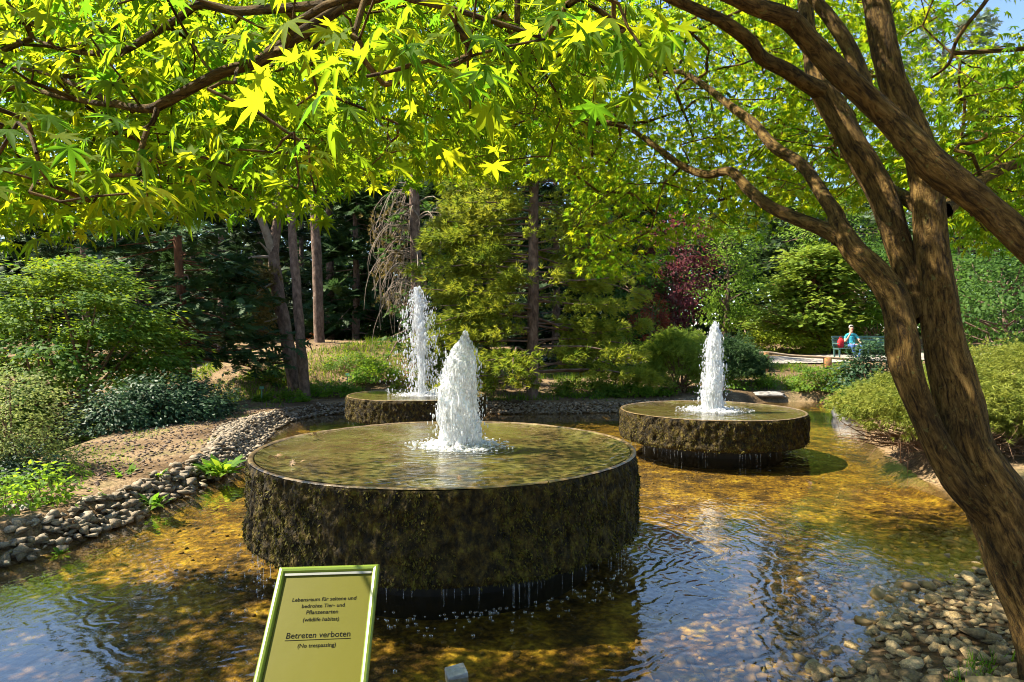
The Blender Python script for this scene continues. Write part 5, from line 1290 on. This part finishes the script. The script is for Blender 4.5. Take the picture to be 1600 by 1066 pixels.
region(50, 1440, 1600, 235, 390, 4.6, 6.5)
region(40, 1490, 1640, 70, 240, 3.6, 4.8)
nvis = len(CL)
# the rest of the crown above the frame, to the sides and behind the camera
for k in range(1250):
    a = rng.uniform(0, 6.283); r_ = 5.6 * math.sqrt(rng.random()); q_ = np.array([1.4 + r_ * math.cos(a), 2.6 + r_ * math.sin(a) * .9, rng.uniform(3.0, 6.6) - .03 * r_ ** 2])
    if q_[1] > .4 and HY - (q_[2] - CZ) / q_[1] * F > -40 and abs(q_[0] / q_[1]) < .95: continue
    if q_[1] <= .4 and q_[2] < 2.8: continue
    if q_[0] - .12 * (q_[2] - 4) < .2 or q_[2] > 4.4 + .5 * q_[0]: continue
    CL.append(q_)
# boughs above the frame that dapple the stems
for k in range(130):
    q_ = np.array([rng.uniform(-1.0, 1.35), rng.uniform(2.2, 4.2), rng.uniform(3.8, 5.3)])
    if HY - (q_[2] - CZ) / q_[1] * F < -45: CL.append(q_)
CL = np.array(CL)
# grow twigs: attach every leaf cluster to the nearest wood
nodes = list(LN); par = [-1] * len(nodes); load = [0.0] * len(nodes)
dmin = np.array([np.min(np.linalg.norm(LN - c_, axis=1)) for c_ in CL]); order = np.argsort(dmin)
cap = len(LN) + len(CL) * 4 + 10; NA = np.zeros((cap, 3)); NA[:len(LN)] = LN; cnt = len(LN); parent_ = np.full(cap, -1); ends = {}
for ci in order:
    c_ = CL[ci]; dd = np.linalg.norm(NA[:cnt] - c_, axis=1) + .35 * np.abs(NA[:cnt, 2] - c_[2]); j = int(np.argmin(dd)); s0 = NA[j]; L0 = np.linalg.norm(c_ - s0)
    prev = j; ns = max(1, min(3, int(L0 / .25)))
    for k in range(1, ns + 1):
        f_ = k / ns; q_ = s0 + (c_ - s0) * f_ + (rng.normal(size=3) * .06 * L0 * (k < ns)) + UP * .10 * L0 * math.sin(f_ * math.pi)
        NA[cnt] = q_; parent_[cnt] = prev; prev = cnt; cnt += 1
    ends[ci] = prev
ld = np.zeros(cnt)
for e in ends.values(): ld[e] += 1
for k in range(cnt - 1, len(LN) - 1, -1): ld[parent_[k]] += ld[k] if parent_[k] >= 0 else 0
lst = []
for k in range(len(LN), cnt):
    j = parent_[k]; r0 = .0018 + .0016 * math.sqrt(ld[k]); r1 = .0018 + .0016 * math.sqrt(max(ld[k] - 0, .3)) * .85
    lst.append(([NA[j], (NA[j] + NA[k]) / 2 + rng.normal(size=3) * .008, NA[k]], [min(r0 * 1.05, .014), min(r0, .014), min(r1, .014)]))
o = tubes('twig_work', [(np.array(p_) - OFF, r_) for p_, r_ in lst], M['bark_maple'], MAP, 5, 0, 1); o['kind'] = 'stuff'
# leaves
LP, LNm, LT, LS, LTi = [], [], [], [], []
for ci in range(len(CL)):
    e = NA[ends[ci]]; pd = e - NA[parent_[ends[ci]]]; pd[2] *= .3; pd = pd / max(np.linalg.norm(pd), 1e-6)
    vis_ = ci < nvis; dist = max(e[1], .5)
    n = int(rng.integers(11, 19)) if vis_ else int(rng.integers(9, 14)); sp = .16 if dist < 2.4 else .24
    if vis_ and dist > 3.0: n = int(n * 1.5)
    if dist < 1.9: n = int(rng.integers(5, 9)); sp = .10
    off = rng.normal(size=(n, 3)) * np.array([sp, sp, .05]) + pd * .05
    pos_ = e + off
    outd = off * np.array([1, 1, .3]) + pd * .08; outd = unit(outd)
    droop = rng.uniform(.25, 1.1, (n, 1))
    tip = outd - UP * droop
    nm = UP * 1.0 + outd * droop * .9 + rng.normal(size=(n, 3)) * .28
    LP.append(pos_); LNm.append(nm); LT.append(tip); LS.append(np.clip(rng.lognormal(-2.36, .27, n), .05, .145) * ((.78 if dist > 3.0 else 1.0) if vis_ else 1.5)); LTi.append(np.clip(.35 * rng.random() + .65 * rng.random(n), 0, 1) ** 1.4)
LP = np.concatenate(LP); LNm = np.concatenate(LNm); LT = np.concatenate(LT); LS = np.concatenate(LS); LTi = np.concatenate(LTi)
px_, py_ = proj(LP); dz_ = LP[:, 1]
bad = (dz_ > .3) & (px_ > -60) & (px_ < 1660) & (py_ > edge_y(px_) + 6) | (np.linalg.norm(LP - np.array([0, 0, CZ]), axis=1) < .75)
bad |= (dz_ > .2) & (dz_ < 1.05) & (np.abs(px_ - 800) < 900) & (py_ > -100) & (py_ < 1100)
# keep the view to the main limbs open: no leaves hanging right in front of them
LB = np.concatenate(LIMBPX)
lf = LS * .45 / np.maximum(dz_, .3) * F
for q_ in LB:
    near_ = (np.hypot(px_ - q_[0], py_ - q_[1]) < q_[2] + lf * .6 + 2) & (dz_ < q_[3] + .05) & (dz_ > .3)
    bad |= near_ & (((LTi * 977) % 1) < .9)
# nothing between the sun and the notice board
tt_ = (LP[:, 2] - ctr[2]) / sd.z
bad |= (np.hypot(LP[:, 0] - sd.x * tt_ - ctr[0], LP[:, 1] - sd.y * tt_ - ctr[1]) < .30) & (tt_ > 0)
g_ = ~bad; LP, LNm, LT, LS, LTi, px_, py_ = LP[g_], LNm[g_], LT[g_], LS[g_], LTi[g_], px_[g_], py_[g_]
inf = (px_ > 0) & (px_ < 1600) & (py_ > 0) & (LP[:, 1] > .5)
app = LS / np.maximum(LP[:, 1], .5) * inf; order = np.argsort(-app); big = order[:295]; mask = np.ones(len(LP), bool); mask[big] = False
pk = rng.integers(0, 3, len(LP))
for kk, tm in enumerate((T_MAPLE, T_MAPLE2, T_MAPLE3)):
    mk = mask & (pk == kk); CR = foliage('crown', tm, LP[mk] - OFF, LNm[mk], LT[mk], LS[mk], M['maple'], MAP, LTi[mk]); CR['kind'] = 'stuff'
lm = []
for v in (.05, .3, .55, .8, 1.0):
    tm = (T_MAPLE, T_MAPLE2, T_MAPLE3)[len(lm) % 3]; me = np_mesh('leaf', tm[0], tm[1], {'tint': np.full(len(tm[0]), v)}); me.materials.append(M['maple']); lm.append(me)
for k in big:
    n_ = LNm[k] / np.linalg.norm(LNm[k]); ey = LT[k] - n_ * (LT[k] @ n_); ey /= np.linalg.norm(ey); ex = np.cross(ey, n_)
    o = bpy.data.objects.new('leaf', lm[int(LTi[k] * 4.99)]); link(o, MAP); s_ = LS[k]; q_ = LP[k] - OFF
    o.matrix_local = Matrix(((ex[0] * s_, ey[0] * s_, n_[0] * s_, q_[0]), (ex[1] * s_, ey[1] * s_, n_[1] * s_, q_[1]), (ex[2] * s_, ey[2] * s_, n_[2] * s_, q_[2]), (0, 0, 0, 1)))
print('maple leaves', len(LP), 'clusters', len(CL), 'tris', sum(len(o.data.polygons) for o in bpy.data.objects if o.type == 'MESH'))
